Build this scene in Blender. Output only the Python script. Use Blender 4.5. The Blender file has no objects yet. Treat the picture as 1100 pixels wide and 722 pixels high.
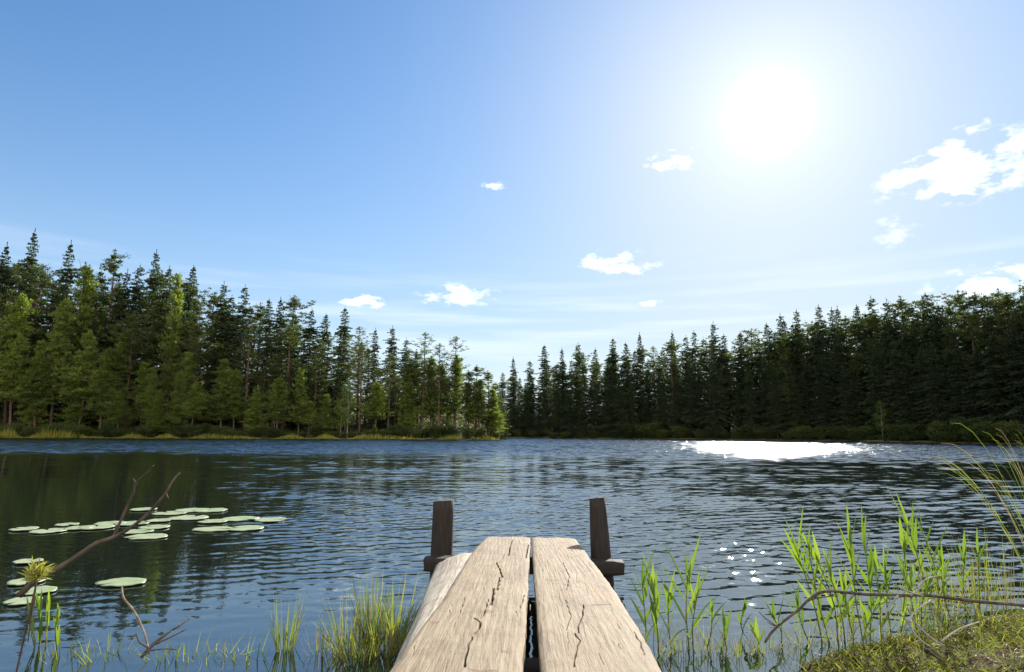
import bpy, math, random
import numpy as np
from mathutils import Vector, Matrix, noise as mnoise
R = math.radians
rng = np.random.default_rng(7)
random.seed(7)
scn = bpy.context.scene
col = scn.collection

# ------------------------------------------------------------------ camera
CAM = Vector((0, 0, 1.05)); FPX = 660.0
PITCH, ROLL = 8.93, 0.29
cmat = Matrix.Rotation(R(90 + PITCH), 3, 'X') @ Matrix.Rotation(R(ROLL), 3, 'Z')
cd = bpy.data.cameras.new('camera'); cam = bpy.data.objects.new('camera', cd); col.objects.link(cam)
cam.location = CAM; cam.rotation_euler = cmat.to_euler()
cd.sensor_width = 36; cd.lens = 36 * FPX / 1100; cd.clip_start = 0.05; cd.clip_end = 5000
scn.camera = cam

def ray(px, py):
    return (cmat @ Vector(((px - 550) / FPX, -(py - 361) / FPX, -1))).normalized()
def at(px, py, Y=None, z=None):
    d = ray(px, py)
    t = (Y - CAM.y) / d.y if Y is not None else (z - CAM.z) / d.z
    return CAM + d * t

# ------------------------------------------------------------------ sun and sky
SUND = ray(824, 122)
SUN_EL = math.asin(SUND.z); SUN_AZ = math.atan2(SUND.x, SUND.y)      # azimuth clockwise from +Y
sl = bpy.data.lights.new('sun', 'SUN'); sl.energy = 4.6; sl.angle = R(0.53); sl.color = (1.0, 0.95, 0.86)
so = bpy.data.objects.new('sun', sl); col.objects.link(so)
so.rotation_euler = SUND.to_track_quat('Z', 'Y').to_euler(); so.location = (0, 0, 30)

world = bpy.data.worlds.new('World'); scn.world = world; world.use_nodes = True
EXPOSURE = 0.98
SKY_STRENGTH = 0.082
def build_world():
    nt = world.node_tree; N = nt.nodes; L = nt.links; N.clear()
    out = N.new('ShaderNodeOutputWorld'); bg = N.new('ShaderNodeBackground')
    sky = N.new('ShaderNodeTexSky'); sky.sky_type = 'NISHITA'; sky.sun_disc = False
    sky.sun_elevation = SUN_EL; sky.sun_rotation = SUN_AZ
    sky.altitude = 100; sky.air_density = 1.0; sky.dust_density = 0.6; sky.ozone_density = 2.2
    tc = N.new('ShaderNodeTexCoord')
    nrm = N.new('ShaderNodeVectorMath'); nrm.operation = 'NORMALIZE'; L.new(tc.outputs['Generated'], nrm.inputs[0])
    D = nrm.outputs[0]
    def m(op, a, b=None, c=None, clamp=False):
        n = N.new('ShaderNodeMath'); n.operation = op; n.use_clamp = clamp
        for i, v in enumerate((a, b, c)):
            if v is None: continue
            if isinstance(v, (int, float)): n.inputs[i].default_value = v
            else: L.new(v, n.inputs[i])
        return n.outputs[0]
    def dot(v):
        n = N.new('ShaderNodeVectorMath'); n.operation = 'DOT_PRODUCT'; L.new(D, n.inputs[0]); n.inputs[1].default_value = v
        return n.outputs['Value']
    def mixc(f, a, b):
        n = N.new('ShaderNodeMix'); n.data_type = 'RGBA'
        if isinstance(f, (int, float)): n.inputs[0].default_value = f
        else: L.new(f, n.inputs[0])
        for i, v in ((6, a), (7, b)):
            if isinstance(v, tuple): n.inputs[i].default_value = v
            else: L.new(v, n.inputs[i])
        return n.outputs[2]
    def addc(a, b):
        n = N.new('ShaderNodeMix'); n.data_type = 'RGBA'; n.blend_type = 'ADD'; n.inputs[0].default_value = 1
        L.new(a, n.inputs[6]); L.new(b, n.inputs[7]); return n.outputs[2]
    def scalec(c, f):
        n = N.new('ShaderNodeVectorMath'); n.operation = 'SCALE'
        if isinstance(c, tuple): n.inputs[0].default_value = c
        else: L.new(c, n.inputs[0])
        if isinstance(f, (int, float)): n.inputs['Scale'].default_value = f
        else: L.new(f, n.inputs['Scale'])
        return n.outputs[0]
    # scattering aureole round the sun: part of the sky's own light
    ang = m('ARCCOSINE', m('MINIMUM', dot(tuple(SUND)), 0.9999999))
    g1 = m('EXPONENT', m('MULTIPLY', m('POWER', ang, 2.0), -1 / (2 * 0.022 ** 2)))
    g2 = m('EXPONENT', m('MULTIPLY', ang, -1 / 0.10))
    g3 = m('EXPONENT', m('MULTIPLY', ang, -1 / 0.28))
    glow = m('ADD', m('ADD', m('MULTIPLY', g1, AUR[0]), m('MULTIPLY', g2, AUR[1])), m('MULTIPLY', g3, AUR[2]))
    bw_ = N.new('ShaderNodeRGBToBW'); L.new(sky.outputs[0], bw_.inputs[0])
    tt = m('DIVIDE', bw_.outputs[0], SKY_CAP)                         # thin the dusty glare of the model's wide aureole
    comp = m('DIVIDE', 1.0, m('POWER', m('ADD', 1.0, m('POWER', tt, 2.4)), 1 / 2.4))
    base = scalec(sky.outputs[0], comp)
    tn = N.new('ShaderNodeVectorMath'); tn.operation = 'MULTIPLY'; L.new(base, tn.inputs[0]); tn.inputs[1].default_value = SKY_TINT; base = tn.outputs[0]
    hsv = N.new('ShaderNodeHueSaturation'); L.new(base, hsv.inputs['Color'])
    hsv.inputs['Saturation'].default_value = SKY_SAT; hsv.inputs['Hue'].default_value = SKY_HUE
    c = addc(hsv.outputs[0], scalec((1.0, 0.97, 0.90), glow))
    # small fair-weather clouds, at infinity
    sep = N.new('ShaderNodeSeparateXYZ'); L.new(D, sep.inputs[0])
    def cloud(px, py, wx, wy, k, sc=1.0, thr=0.5, soft=0.6, seed=0):
        d0 = ray(px, py); e1 = Vector((0, 0, 1)).cross(d0).normalized() * -1; e2 = d0.cross(e1) * -1
        e1 = -Vector((0,0,1)).cross(d0).normalized(); e2 = e1.cross(d0).normalized()
        if e2.z < 0: e2 = -e2
        u = m('DIVIDE', dot(tuple(e1)), wx / FPX); v = m('DIVIDE', dot(tuple(e2)), wy / FPX)
        # flatter at the base than at the top
        vv = m('MULTIPLY', v, m('ADD', 1.0, m('MULTIPLY', m('LESS_THAN', v, 0.0), 0.35)))
        r = m('SQRT', m('ADD', m('POWER', m('ABSOLUTE', u), 2.0), m('POWER', m('ABSOLUTE', vv), 2.0)))
        cx = N.new('ShaderNodeCombineXYZ'); L.new(m('MULTIPLY', dot(tuple(e1)), 1.0), cx.inputs[0]); L.new(m('MULTIPLY', dot(tuple(e2)), 1.9), cx.inputs[1]); cx.inputs[2].default_value = seed * 3.7
        nz = N.new('ShaderNodeTexNoise'); nz.inputs['Scale'].default_value = 26 * sc; nz.inputs['Detail'].default_value = 7; nz.inputs['Roughness'].default_value = 0.6
        L.new(cx.outputs[0], nz.inputs['Vector'])
        f = m('ADD', m('MULTIPLY', m('SUBTRACT', nz.outputs[0], 0.5), 3.4), m('SUBTRACT', 0.92 - thr * 0.5, m('MULTIPLY', r, 0.75)))
        f = m('DIVIDE', f, soft, clamp=True)
        front = m('GREATER_THAN', dot(tuple(d0)), 0.5)
        edge = m('SUBTRACT', 1.35, r, clamp=True)
        edge = m('MULTIPLY', edge, 2.0, clamp=True)
        return m('MULTIPLY', m('MULTIPLY', m('MULTIPLY', f, edge), front), k)
    tot = None
    for i, a in enumerate(CLOUDS):
        f = cloud(*a, seed=i + 1)
        tot = f if tot is None else m('MAXIMUM', tot, f)
    zp = m('MAXIMUM', sep.outputs[2], 0.0)                             # paler air towards the horizon
    hzf = m('MULTIPLY', m('EXPONENT', m('MULTIPLY', zp, -1 / 0.17)), 0.95)
    c = mixc(hzf, c, (5.9, 6.75, 7.3, 1))
    # thin veil streaks low above the wood
    st = N.new('ShaderNodeTexNoise'); mp = N.new('ShaderNodeMapping'); mp.inputs['Scale'].default_value = (2.2, 2.2, 30)
    L.new(D, mp.inputs[0]); L.new(mp.outputs[0], st.inputs['Vector']); st.inputs['Scale'].default_value = 1.5; st.inputs['Detail'].default_value = 4
    zf = m('SUBTRACT', 1.0, m('ABSOLUTE', m('DIVIDE', m('SUBTRACT', sep.outputs[2], 0.16), 0.13)), clamp=True)
    vf = m('MULTIPLY', m('MULTIPLY', m('SUBTRACT', st.outputs[0], 0.47), 3.0, clamp=True), m('MULTIPLY', zf, 0.45))
    c = mixc(vf, c, (*[8.3 * v for v in (0.97, 1.0, 1.03)], 1))
    c = mixc(tot, c, (CLOUDC[0], CLOUDC[1], CLOUDC[2], 1))
    # unseen bright clouds, added behind the camera to fill the shaded sides with light
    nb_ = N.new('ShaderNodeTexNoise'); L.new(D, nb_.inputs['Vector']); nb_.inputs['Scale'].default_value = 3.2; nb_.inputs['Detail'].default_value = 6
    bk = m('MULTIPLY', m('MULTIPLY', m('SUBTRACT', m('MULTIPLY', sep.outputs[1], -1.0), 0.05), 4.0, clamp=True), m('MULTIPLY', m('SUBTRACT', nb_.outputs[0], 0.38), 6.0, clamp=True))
    c = mixc(bk, c, (BACK_FILL[0], BACK_FILL[1], BACK_FILL[2], 1))
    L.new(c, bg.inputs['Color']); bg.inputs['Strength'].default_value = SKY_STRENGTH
    L.new(bg.outputs[0], out.inputs['Surface'])
AUR = (14.0, 2.3, 1.1); SKY_CAP = 4.6; SKY_TINT = (0.88, 1.03, 1.14); SKY_SAT = 1.16; SKY_HUE = 0.5; CLOUDC = (8.6, 8.8, 9.1); BACK_FILL = (15.0, 14.7, 14.0)
#          px    py   half-w half-h strength scale thr
CLOUDS = [(1044, 184, 64, 29, 1.0, 1.1, 0.34), (1070, 303, 46, 15, 1.0, 1.2, 0.42), (728, 174, 32, 12, 0.9, 1.6, 0.55),
          (656, 286, 46, 15, 1.0, 1.3, 0.5), (494, 319, 40, 13, 0.85, 1.3, 0.45), (390, 325, 26, 8, 0.9, 1.6, 0.45),
          (531, 201, 14, 6, 0.6, 2.2, 0.66), (1047, 137, 15, 7, 0.5, 2.2, 0.66), (962, 250, 16, 20, 0.35, 1.6, 0.66), (695, 326, 18, 5, 0.6, 1.8, 0.62)]
build_world()
scn.view_settings.view_transform = 'Standard'; scn.view_settings.look = 'None'
scn.view_settings.gamma = 1; scn.view_settings.use_curve_mapping = False
scn.view_settings.exposure = EXPOSURE
scn.cycles.max_bounces = 6; scn.cycles.transparent_max_bounces = 6; scn.cycles.sample_clamp_indirect = 6
scn.cycles.caustics_reflective = False; scn.cycles.caustics_refractive = False

# ------------------------------------------------------------------ helpers
def tag(o, label=None, cat=None, group=None, kind=None):
    if label: o['label'] = label
    if cat: o['category'] = cat
    if group: o['group'] = group
    if kind: o['kind'] = kind
    return o
def link(name, me, mat=None, parent=None):
    try: o = bpy.data.objects.new(name, me)
    except MemoryError as e: print('retry', name, me, len(bpy.data.objects)); o = bpy.data.objects.new(name, me)
    col.objects.link(o)
    if mat is not None: me.materials.clear(); me.materials.append(mat)
    if parent is not None: o.parent = parent
    return o
def empty(name, loc, rz=0):
    o = bpy.data.objects.new(name, None); col.objects.link(o); o.location = loc; o.rotation_euler = (0, 0, rz)
    o.empty_display_size = 0.2; return o
def mesh(name, V, F, smooth=False):
    me = bpy.data.meshes.new(name)
    V = np.asarray(V, dtype=np.float32); F = np.asarray(F, dtype=np.int32)
    k = F.shape[1]
    me.vertices.add(len(V)); me.vertices.foreach_set('co', V.ravel())
    me.loops.add(F.size); me.loops.foreach_set('vertex_index', F.ravel())
    me.polygons.add(len(F)); me.polygons.foreach_set('loop_start', np.arange(len(F), dtype=np.int32) * k)
    me.polygons.foreach_set('loop_total', np.full(len(F), k, dtype=np.int32))
    if smooth: me.polygons.foreach_set('use_smooth', np.ones(len(F), dtype=bool))
    me.update(calc_edges=True); me.validate(); return me
class MB:
    """collects quads into one mesh"""
    def __init__(s): s.V = []; s.F = []; s.n = 0
    def add(s, V, F):
        V = np.asarray(V, float); F = np.asarray(F, int)
        s.V.append(V); s.F.append(F + s.n); s.n += len(V)
    def tube(s, pts, rad, n=6, rough=0.0, cap=True):
        pts = [Vector(p) for p in pts]; k = len(pts)
        if isinstance(rad, (int, float)): rad = [rad] * k
        V = []; ref = Vector((0.3, 0.9, 0.2)).normalized()
        for i, p in enumerate(pts):
            t = (pts[min(i + 1, k - 1)] - pts[max(i - 1, 0)]).normalized()
            a = t.cross(ref)
            if a.length < 0.1: a = t.cross(Vector((1, 0, 0)))
            a.normalize(); b = t.cross(a)
            for j in range(n):
                an = 2 * math.pi * j / n; rr = rad[i] * (1 + rough * (random.random() - 0.5))
                V.append(p + (a * math.cos(an) + b * math.sin(an)) * rr)
        F = [(i * n + j, i * n + (j + 1) % n, (i + 1) * n + (j + 1) % n, (i + 1) * n + j) for i in range(k - 1) for j in range(n)]
        if cap:
            V.append(pts[0]); V.append(pts[-1]); c0 = len(V) - 2
            for j in range(0, n, 2):
                F.append((c0, (j + 2) % n, (j + 1) % n, j))
                o = (k - 1) * n; F.append((c0 + 1, o + j, o + (j + 1) % n, o + (j + 2) % n))
        s.add(V, F)
    def blade(s, base, dirv, length, width, droop=0.3, seg=7, twist=0.0, fold=0.25, side=None):
        """a long tapering leaf, arching under its own weight, creased along its middle"""
        p = Vector(base); d = Vector(dirv).normalized()
        if side is None:
            side = d.cross(Vector((0, 0, 1)))
            if side.length < 0.05: side = Vector((1, 0, 0))
        side = Vector(side).normalized()
        side = (Matrix.Rotation(twist, 3, d) @ side)
        V = []; st = length / seg
        for i in range(seg + 1):
            t = i / seg
            w = width * 0.5 * (min(1, 0.35 + t * 3.5)) * max(0.0, 1 - t ** 2.2) + 0.0002
            nn = side.cross(d).normalized()
            V += [p - side * w + nn * w * fold, p, p + side * w + nn * w * fold]
            p = p + d * st
            d = (d + Vector((0, 0, -1)) * droop * st / length * (0.5 + 1.6 * t)).normalized()
            side = (side - d * side.dot(d)).normalized()
        F = []
        for i in range(seg):
            a = i * 3; F += [(a, a + 1, a + 4, a + 3), (a + 1, a + 2, a + 5, a + 4)]
        s.add(V, F)
    def get(s): return np.concatenate(s.V), np.concatenate(s.F)
    def build(s, name, mat, parent=None, smooth=True, origin=None):
        V, F = s.get()
        if origin is not None: V = V - np.array(origin)
        o = link(name, mesh(name, V, F, smooth), mat, parent)
        if origin is not None and parent is None: o.location = origin
        return o

class Mat:
    def __init__(s, name):
        s.m = bpy.data.materials.new(name); s.m.use_nodes = True; s.nt = s.m.node_tree
        s.N = s.nt.nodes; s.L = s.nt.links; s.b = s.N['Principled BSDF']; s.out = s.N['Material Output']
    def n(s, t, **kw):
        x = s.N.new(t)
        for k, v in kw.items(): setattr(x, k, v)
        return x
    def set(s, sock, v):
        if isinstance(v, (int, float)): sock.default_value = v
        elif isinstance(v, tuple): sock.default_value = v if len(v) == len(sock.default_value) else (*v, 1)
        else: s.L.new(v, sock)
    def math(s, op, a, b=None, c=None, clamp=False):
        n = s.n('ShaderNodeMath', operation=op, use_clamp=clamp)
        for i, v in enumerate((a, b, c)):
            if v is not None: s.set(n.inputs[i], v)
        return n.outputs[0]
    def noise(s, vec, scale, detail=4, rough=0.55, dist=0.0):
        n = s.n('ShaderNodeTexNoise'); s.L.new(vec, n.inputs['Vector'])
        n.inputs['Scale'].default_value = scale; n.inputs['Detail'].default_value = detail
        n.inputs['Roughness'].default_value = rough; n.inputs['Distortion'].default_value = dist
        return n.outputs[0]
    def mapping(s, vec, scale=(1, 1, 1), rot=(0, 0, 0)):
        n = s.n('ShaderNodeMapping'); s.L.new(vec, n.inputs[0]); n.inputs['Scale'].default_value = scale; n.inputs['Rotation'].default_value = rot
        return n.outputs[0]
    def ramp(s, f, stops):
        n = s.n('ShaderNodeValToRGB'); s.L.new(f, n.inputs[0]); e = n.color_ramp.elements
        while len(e) < len(stops): e.new(0.5)
        for i, (p, c) in enumerate(stops):
            e[i].position = p; e[i].color = (*c, 1) if len(c) == 3 else c
        return n.outputs[0]
    def rng(s, f, a, b, c=0.0, d=1.0, smooth=True):
        n = s.n('ShaderNodeMapRange'); n.interpolation_type = 'SMOOTHSTEP' if smooth else 'LINEAR'
        s.set(n.inputs[0], f)
        for i, v in enumerate((a, b, c, d)): s.set(n.inputs[1 + i], v)
        return n.outputs[0]
    def mix(s, f, a, b, mode='MIX'):
        n = s.n('ShaderNodeMix', data_type='RGBA', blend_type=mode)
        s.set(n.inputs[0], f); s.set(n.inputs[6], a); s.set(n.inputs[7], b); return n.outputs[2]
    def obj(s): return s.n('ShaderNodeTexCoord').outputs['Object']
    def pos(s): return s.n('ShaderNodeNewGeometry').outputs['Position']
    def bump(s, h, strength=0.5, dist=0.01):
        n = s.n('ShaderNodeBump'); s.L.new(h, n.inputs['Height']); n.inputs['Strength'].default_value = strength; n.inputs['Distance'].default_value = dist
        s.L.new(n.outputs[0], s.b.inputs['Normal']); return n.outputs[0]

def leaf_mat(name, dark, light, trans=0.35, tcol=None, rough=0.55, spec=0.3):
    """foliage: tone differs leaf by leaf and tree by tree; light passes through the leaves"""
    m = Mat(name)
    g = m.n('ShaderNodeNewGeometry').outputs['Random Per Island']
    oi = m.n('ShaderNodeObjectInfo').outputs['Random']
    f = m.math('ADD', m.math('MULTIPLY', g, 0.5), m.math('MULTIPLY', oi, 0.5))
    c = m.ramp(f, [(0.08, dark), (0.92, light)])
    m.L.new(c, m.b.inputs['Base Color']); m.b.inputs['Roughness'].default_value = rough; m.b.inputs['Specular IOR Level'].default_value = spec
    tr = m.n('ShaderNodeBsdfTranslucent'); tc = m.mix(1.0, c, tcol or (1.35, 1.5, 0.55, 1), 'MULTIPLY'); m.L.new(tc, tr.inputs[0])
    mx = m.n('ShaderNodeMixShader'); mx.inputs[0].default_value = trans
    m.L.new(m.b.outputs[0], mx.inputs[1]); m.L.new(tr.outputs[0], mx.inputs[2]); m.L.new(mx.outputs[0], m.out.inputs[0])
    return m.m

def bark_mat(name, c1, c2, c3=None, hi=None):
    m = Mat(name); o = m.obj()
    f = m.noise(m.mapping(o, (1, 1, 0.25)), 18, 5, 0.65)
    c = m.ramp(f, [(0.35, c1), (0.65, c2)])
    m.L.new(c, m.b.inputs['Base Color']); m.b.inputs['Roughness'].default_value = 0.85
    m.bump(f, 0.6, 0.02); return m.m
M = {}
M['spruce'] = leaf_mat('spruce_needles', (0.024, 0.040, 0.017), (0.062, 0.086, 0.030), 0.40)
M['pine'] = leaf_mat('pine_needles', (0.040, 0.060, 0.018), (0.110, 0.132, 0.040), 0.48)
M['young_pine'] = leaf_mat('young_pine_needles', (0.095, 0.140, 0.028), (0.225, 0.26, 0.06), 0.55)
M['birch'] = leaf_mat('birch_leaves', (0.10, 0.15, 0.02), (0.22, 0.26, 0.05), 0.55)
M['bush'] = leaf_mat('shrub_leaves', (0.030, 0.050, 0.014), (0.120, 0.145, 0.035), 0.42)
M['bark'] = bark_mat('pine_bark', (0.05, 0.03, 0.022), (0.20, 0.115, 0.075))
M['spruce_bark'] = bark_mat('spruce_bark', (0.035, 0.028, 0.022), (0.12, 0.095, 0.08))
M['birch_bark'] = bark_mat('birch_bark', (0.08, 0.07, 0.06), (0.55, 0.52, 0.47))
M['reed'] = leaf_mat('reed_leaf', (0.10, 0.17, 0.025), (0.24, 0.30, 0.06), 0.50, (1.3, 1.45, 0.5, 1), 0.4, 0.5)
M['reed_stem'] = leaf_mat('reed_stem', (0.09, 0.10, 0.03), (0.20, 0.19, 0.07), 0.1)
M['grass'] = leaf_mat('grass_blade', (0.08, 0.13, 0.02), (0.30, 0.30, 0.08), 0.48, None, 0.45, 0.4)
M['dry_grass'] = leaf_mat('dry_grass', (0.20, 0.15, 0.07), (0.42, 0.35, 0.20), 0.35, (1.1, 1.1, 0.8, 1))
M['twig'] = bark_mat('twig_bark', (0.032, 0.021, 0.013), (0.13, 0.088, 0.055))
M['tan_twig'] = bark_mat('tan_stem', (0.10, 0.065, 0.04), (0.30, 0.21, 0.13))
M['grey_twig'] = bark_mat('bleached_twig', (0.25, 0.22, 0.19), (0.50, 0.46, 0.41))

# ------------------------------------------------------------------ terrain
def hz(px): return 462 + 5.5 * px / 1100
SH = []                                                              # far shoreline, left to right (world x, y)
def shore(px, D): d = ray(px, hz(px)); SH.append((d.x / d.y * D, D))
SH += [(-400, -40), (-160, 10), (-110, 45)]
for px, D in ((-120, 76), (0, 80), (100, 82), (200, 83), (300, 84.5), (400, 85), (500, 85), (530, 86), (538, 90), (535, 99), (505, 110), (500, 118), (545, 121), (620, 118), (700, 113), (800, 104), (900, 93), (1000, 80), (1100, 67), (1200, 56)): shore(px, D)
SH += [(62, 42), (70, 20), (60, -40), (60, -60), (8, -30)]
near = [(8, 2.4), (5.5, 4.3), (4.2, 4.45), (3.1, 3.93), (2.5, 3.62), (2.1, 3.44), (1.78, 3.28), (1.5, 3.14), (1.3, 2.97), (1.15, 2.75), (0.98, 2.45), (0.5, 2.3), (-0.5, 2.25), (-1.2, 2.3), (-2.2, 2.35), (-3.2, 2.2), (-5, 1.6), (-9, 1.2), (-40, -20), (-400, -60)]
LAKE = np.array(SH + near)
def inside(P):
    x, y = P[:, 0], P[:, 1]; r = np.zeros(len(P), bool)
    A = LAKE; B = np.roll(LAKE, -1, 0)
    for a, b in zip(A, B):
        c = ((a[1] > y) != (b[1] > y)); 
        with np.errstate(divide='ignore', invalid='ignore'):
            xi = (b[0] - a[0]) * (y - a[1]) / (b[1] - a[1] + 1e-12) + a[0]
        r ^= c & (x < xi)
    return r
def sdist(P):
    d = np.full(len(P), 1e9)
    for a, b in zip(LAKE, np.roll(LAKE, -1, 0)):
        ab = b - a; t = np.clip(((P - a) @ ab) / (ab @ ab + 1e-12), 0, 1)
        q = a + t[:, None] * ab; d = np.minimum(d, np.hypot(*(P - q).T))
    return np.where(inside(P), -d, d)
def hnoise(x, y):
    return (np.sin(x * 1.7 + 1.3 * np.sin(y * 1.1)) * np.cos(y * 1.9 + 0.7 * np.sin(x * 2.3)) + 0.5 * np.sin(x * 4.1 + y * 3.3) * np.cos(y * 4.7 - x * 2.9))
def terrain(P):
    P = np.atleast_2d(np.asarray(P, float)); s = sdist(P); x, y = P[:, 0], P[:, 1]
    far = (y > 25) | (np.hypot(x, y) > 45)
    slope = np.interp(x, [-120, -60, -20, 5, 60, 120], [0.26, 0.22, 0.13, 0.05, 0.05, 0.08])
    zf = np.where(s > 0, 0.25 * (1 - np.exp(-s / 1.0)) + slope * np.clip(s - 3, 0, 60) + 0.1 * hnoise(x * .5, y * .5), np.maximum(s * 0.3, -2))
    nb = 0.035 * (1 - np.exp(-np.maximum(s, 0) / 0.10)) + 0.045 * np.clip(s, 0, 1.5) + 0.010 * hnoise(x * 3, y * 3) + 0.006 * hnoise(x * 9 + 4, y * 9)
    zn = np.where(s > 0, nb, np.maximum(s * 0.5, -1.5))
    w = np.clip((np.hypot(x, y) - 12) / 20, 0, 1)
    return zn * (1 - w) + zf * w
def tz(x, y): return float(terrain([(x, y)])[0])

def fan(r0, r1, nr, na, a0=-math.pi, a1=math.pi):
    r = r0 * (r1 / r0) ** np.linspace(0, 1, nr); a = np.linspace(a0, a1, na)
    Rr, A = np.meshgrid(r, a, indexing='ij')
    V = np.stack([Rr * np.sin(A), Rr * np.cos(A)], -1).reshape(-1, 2)
    i, j = np.meshgrid(np.arange(nr - 1), np.arange(na - 1), indexing='ij'); k = (i * na + j).ravel()
    return V, np.stack([k, k + na, k + na + 1, k + 1], -1)
V2, F = fan(0.25, 2500, 330, 420)
c = np.array([[0.0, 0.0]]); V2 = np.concatenate([V2, c])
ter = link('ground', mesh('ground', np.column_stack([V2, terrain(V2)]), F, True)); tag(ter, kind='structure')
g = Mat('forest_floor_and_moss'); p = g.pos()
n1 = g.noise(p, 2.2, 6, 0.6); n2 = g.noise(p, 34, 5, 0.65); n3 = g.noise(p, 9, 4)
moss = g.ramp(n2, [(0.3, (0.035, 0.030, 0.012)), (0.5, (0.075, 0.065, 0.012)), (0.72, (0.17, 0.15, 0.025))])
soil = g.ramp(n2, [(0.3, (0.03, 0.02, 0.014)), (0.55, (0.055, 0.032, 0.016)), (0.75, (0.15, 0.095, 0.05))])
nearc = g.mix(g.rng(n3, 0.44, 0.54), moss, soil)
farc = g.ramp(n1, [(0.35, (0.05, 0.05, 0.015)), (0.6, (0.16, 0.14, 0.04)), (0.8, (0.22, 0.17, 0.06))])
sp = g.n('ShaderNodeSeparateXYZ'); g.L.new(p, sp.inputs[0])
g.L.new(g.mix(g.rng(sp.outputs[1], 12, 30), nearc, farc), g.b.inputs['Base Color']); g.b.inputs['Roughness'].default_value = 0.95; g.b.inputs['Specular IOR Level'].default_value = 0.1
g.bump(g.math('ADD', n2, g.math('MULTIPLY', n3, 0.5)), 0.9, 0.02)
ter.data.materials.append(g.m)

# ------------------------------------------------------------------ lake
def sstep(v, a, b): t = np.clip((v - a) / (b - a), 0, 1); return t * t * (3 - 2 * t)
def wind(x, y):
    """how steep the ripples are, place by place (wind patches on the lake)"""
    wob = 1.0 * np.sin(x * .55 + 1.2 * np.sin(y * .31)) + .6 * np.sin(y * .83 - x * .4 + 1)
    pat = np.sin(x * .13 + 2 * np.sin(y * .07) + .5) * np.cos(y * .11 + x * .05); gust = .5 + .5 * np.sin(x * .9 + 1.7 * np.sin(y * .6)) * np.cos(y * 1.1 + .8 * np.sin(x * .7))
    yw = y + wob * .35
    ang = x / np.maximum(y, .5)
    open_ = sstep(x + .55 * y + .2 * wob, .1, 1.9)                            # the sheltered bay lies to the left
    near = .007 + .070 * sstep(yw, 3.0, 6.0) * open_ + .022 * sstep(x, .2, 1.5) * sstep(yw, 1.5, 4)
    midr = sstep(y, 9, 15); near = near * (1 - .52 * midr) + .014 * sstep(y + wob, 12, 20)
    far = .20 * sstep(y + 4 * pat, 25, 34)
    return near * (.6 + .8 * gust) + far
rad = [.25]
while rad[-1] < 140: r_ = rad[-1]; rad.append(r_ + (.10 if r_ < 1.2 else .022 + .0032 * max(r_ - 3, 0) if r_ < 34 else .13))
rad += [150, 170, 200, 260, 400, 900]; rad = np.array(rad); dA = .0017 * 180 / math.pi
ang = np.radians(np.concatenate([np.arange(-180, -46, 6.0), np.arange(-46, 46, dA), np.arange(46, 181, 6.0)])); ang[0] = -math.pi; ang[-1] = math.pi
RR, AA = np.meshgrid(rad, ang, indexing='ij'); xw = (RR * np.sin(AA)).ravel(); yw_ = (RR * np.cos(AA)).ravel(); na = len(ang)
zw = np.zeros(len(xw), np.float32); front_ = (yw_ > 1.5) & (np.hypot(xw, yw_) < 139) & (np.abs(np.arctan2(xw, yw_)) < R(45.5)); xf, yf = xw[front_], yw_[front_]
W = wind(xf, yf); cell = np.where(np.hypot(xf, yf) < 34, .022 + .0032 * np.maximum(np.hypot(xf, yf) - 3, 0), .13); zf = np.zeros(len(xf)); nrm_ = np.zeros(len(xf)); wr = np.random.default_rng(3)
for i in range(80):
    lam = .10 * (1.4 / .10) ** wr.random(); th = wr.normal(R(6), R(20)); k_ = 2 * math.pi / lam; ph = wr.random() * 6.283
    keep = np.clip((lam / cell - 3.0) / 2.0, 0, 1) * (1.0 if lam < .9 else .6) * (np.clip((yf - 8) / 22, .12, 1) if lam > .27 else 1); bend = .35 * np.sin(xf * .5 / (lam + .3) + ph) * lam
    arg = k_ * (math.sin(th) * xf + math.cos(th) * (yf + bend * .6)) + ph
    zf += keep / k_ * (np.sin(arg) + .22 * np.cos(2 * arg)); nrm_ += keep ** 2 / 2
zf *= W * (1 / np.sqrt(np.maximum(nrm_, .2))) * 1.0
zw[front_] = zf
i, j = np.meshgrid(np.arange(len(rad) - 1), np.arange(na - 1), indexing='ij'); k = (i * na + j).ravel()
print('water verts', len(xw))
def quick_mesh(name, V, F):
    me = bpy.data.meshes.new(name); V = np.ascontiguousarray(V, np.float32); F = np.ascontiguousarray(F, np.int32)
    me.vertices.add(len(V)); me.vertices.foreach_set('co', V.ravel()); me.loops.add(F.size); me.loops.foreach_set('vertex_index', F.ravel())
    me.polygons.add(len(F)); me.polygons.foreach_set('loop_start', np.arange(len(F), dtype=np.int32) * 4); me.polygons.foreach_set('loop_total', np.full(len(F), 4, np.int32)); me.polygons.foreach_set('use_smooth', np.ones(len(F), bool)); me.update(); return me
lake = link('water', quick_mesh('water', np.column_stack([xw, yw_, zw]), np.stack([k, k + na, k + na + 1, k + 1], -1))); tag(lake, kind='structure')
w = Mat('lake_water'); geo = w.n('ShaderNodeNewGeometry'); p = geo.outputs['Position']; sp = w.n('ShaderNodeSeparateXYZ'); w.L.new(p, sp.inputs[0]); X, Y = sp.outputs[0], sp.outputs[1]
def height(vec):
    b = w.noise(w.mapping(vec, (7, 17, 1), (0, 0, R(11))), 1.0, 2, 0.5, 0.4); c = w.noise(w.mapping(vec, (3.0, 8, 1), (0, 0, R(-12))), 1.0, 1, 0.5, .3)
    return w.math('ADD', w.math('MULTIPLY', b, 0.0085), w.math('MULTIPLY', c, .010))
EPS = 0.012
def off(dx, dy):
    n = w.n('ShaderNodeVectorMath', operation='ADD'); w.L.new(p, n.inputs[0]); n.inputs[1].default_value = (dx, dy, 0); return n.outputs[0]
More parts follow.
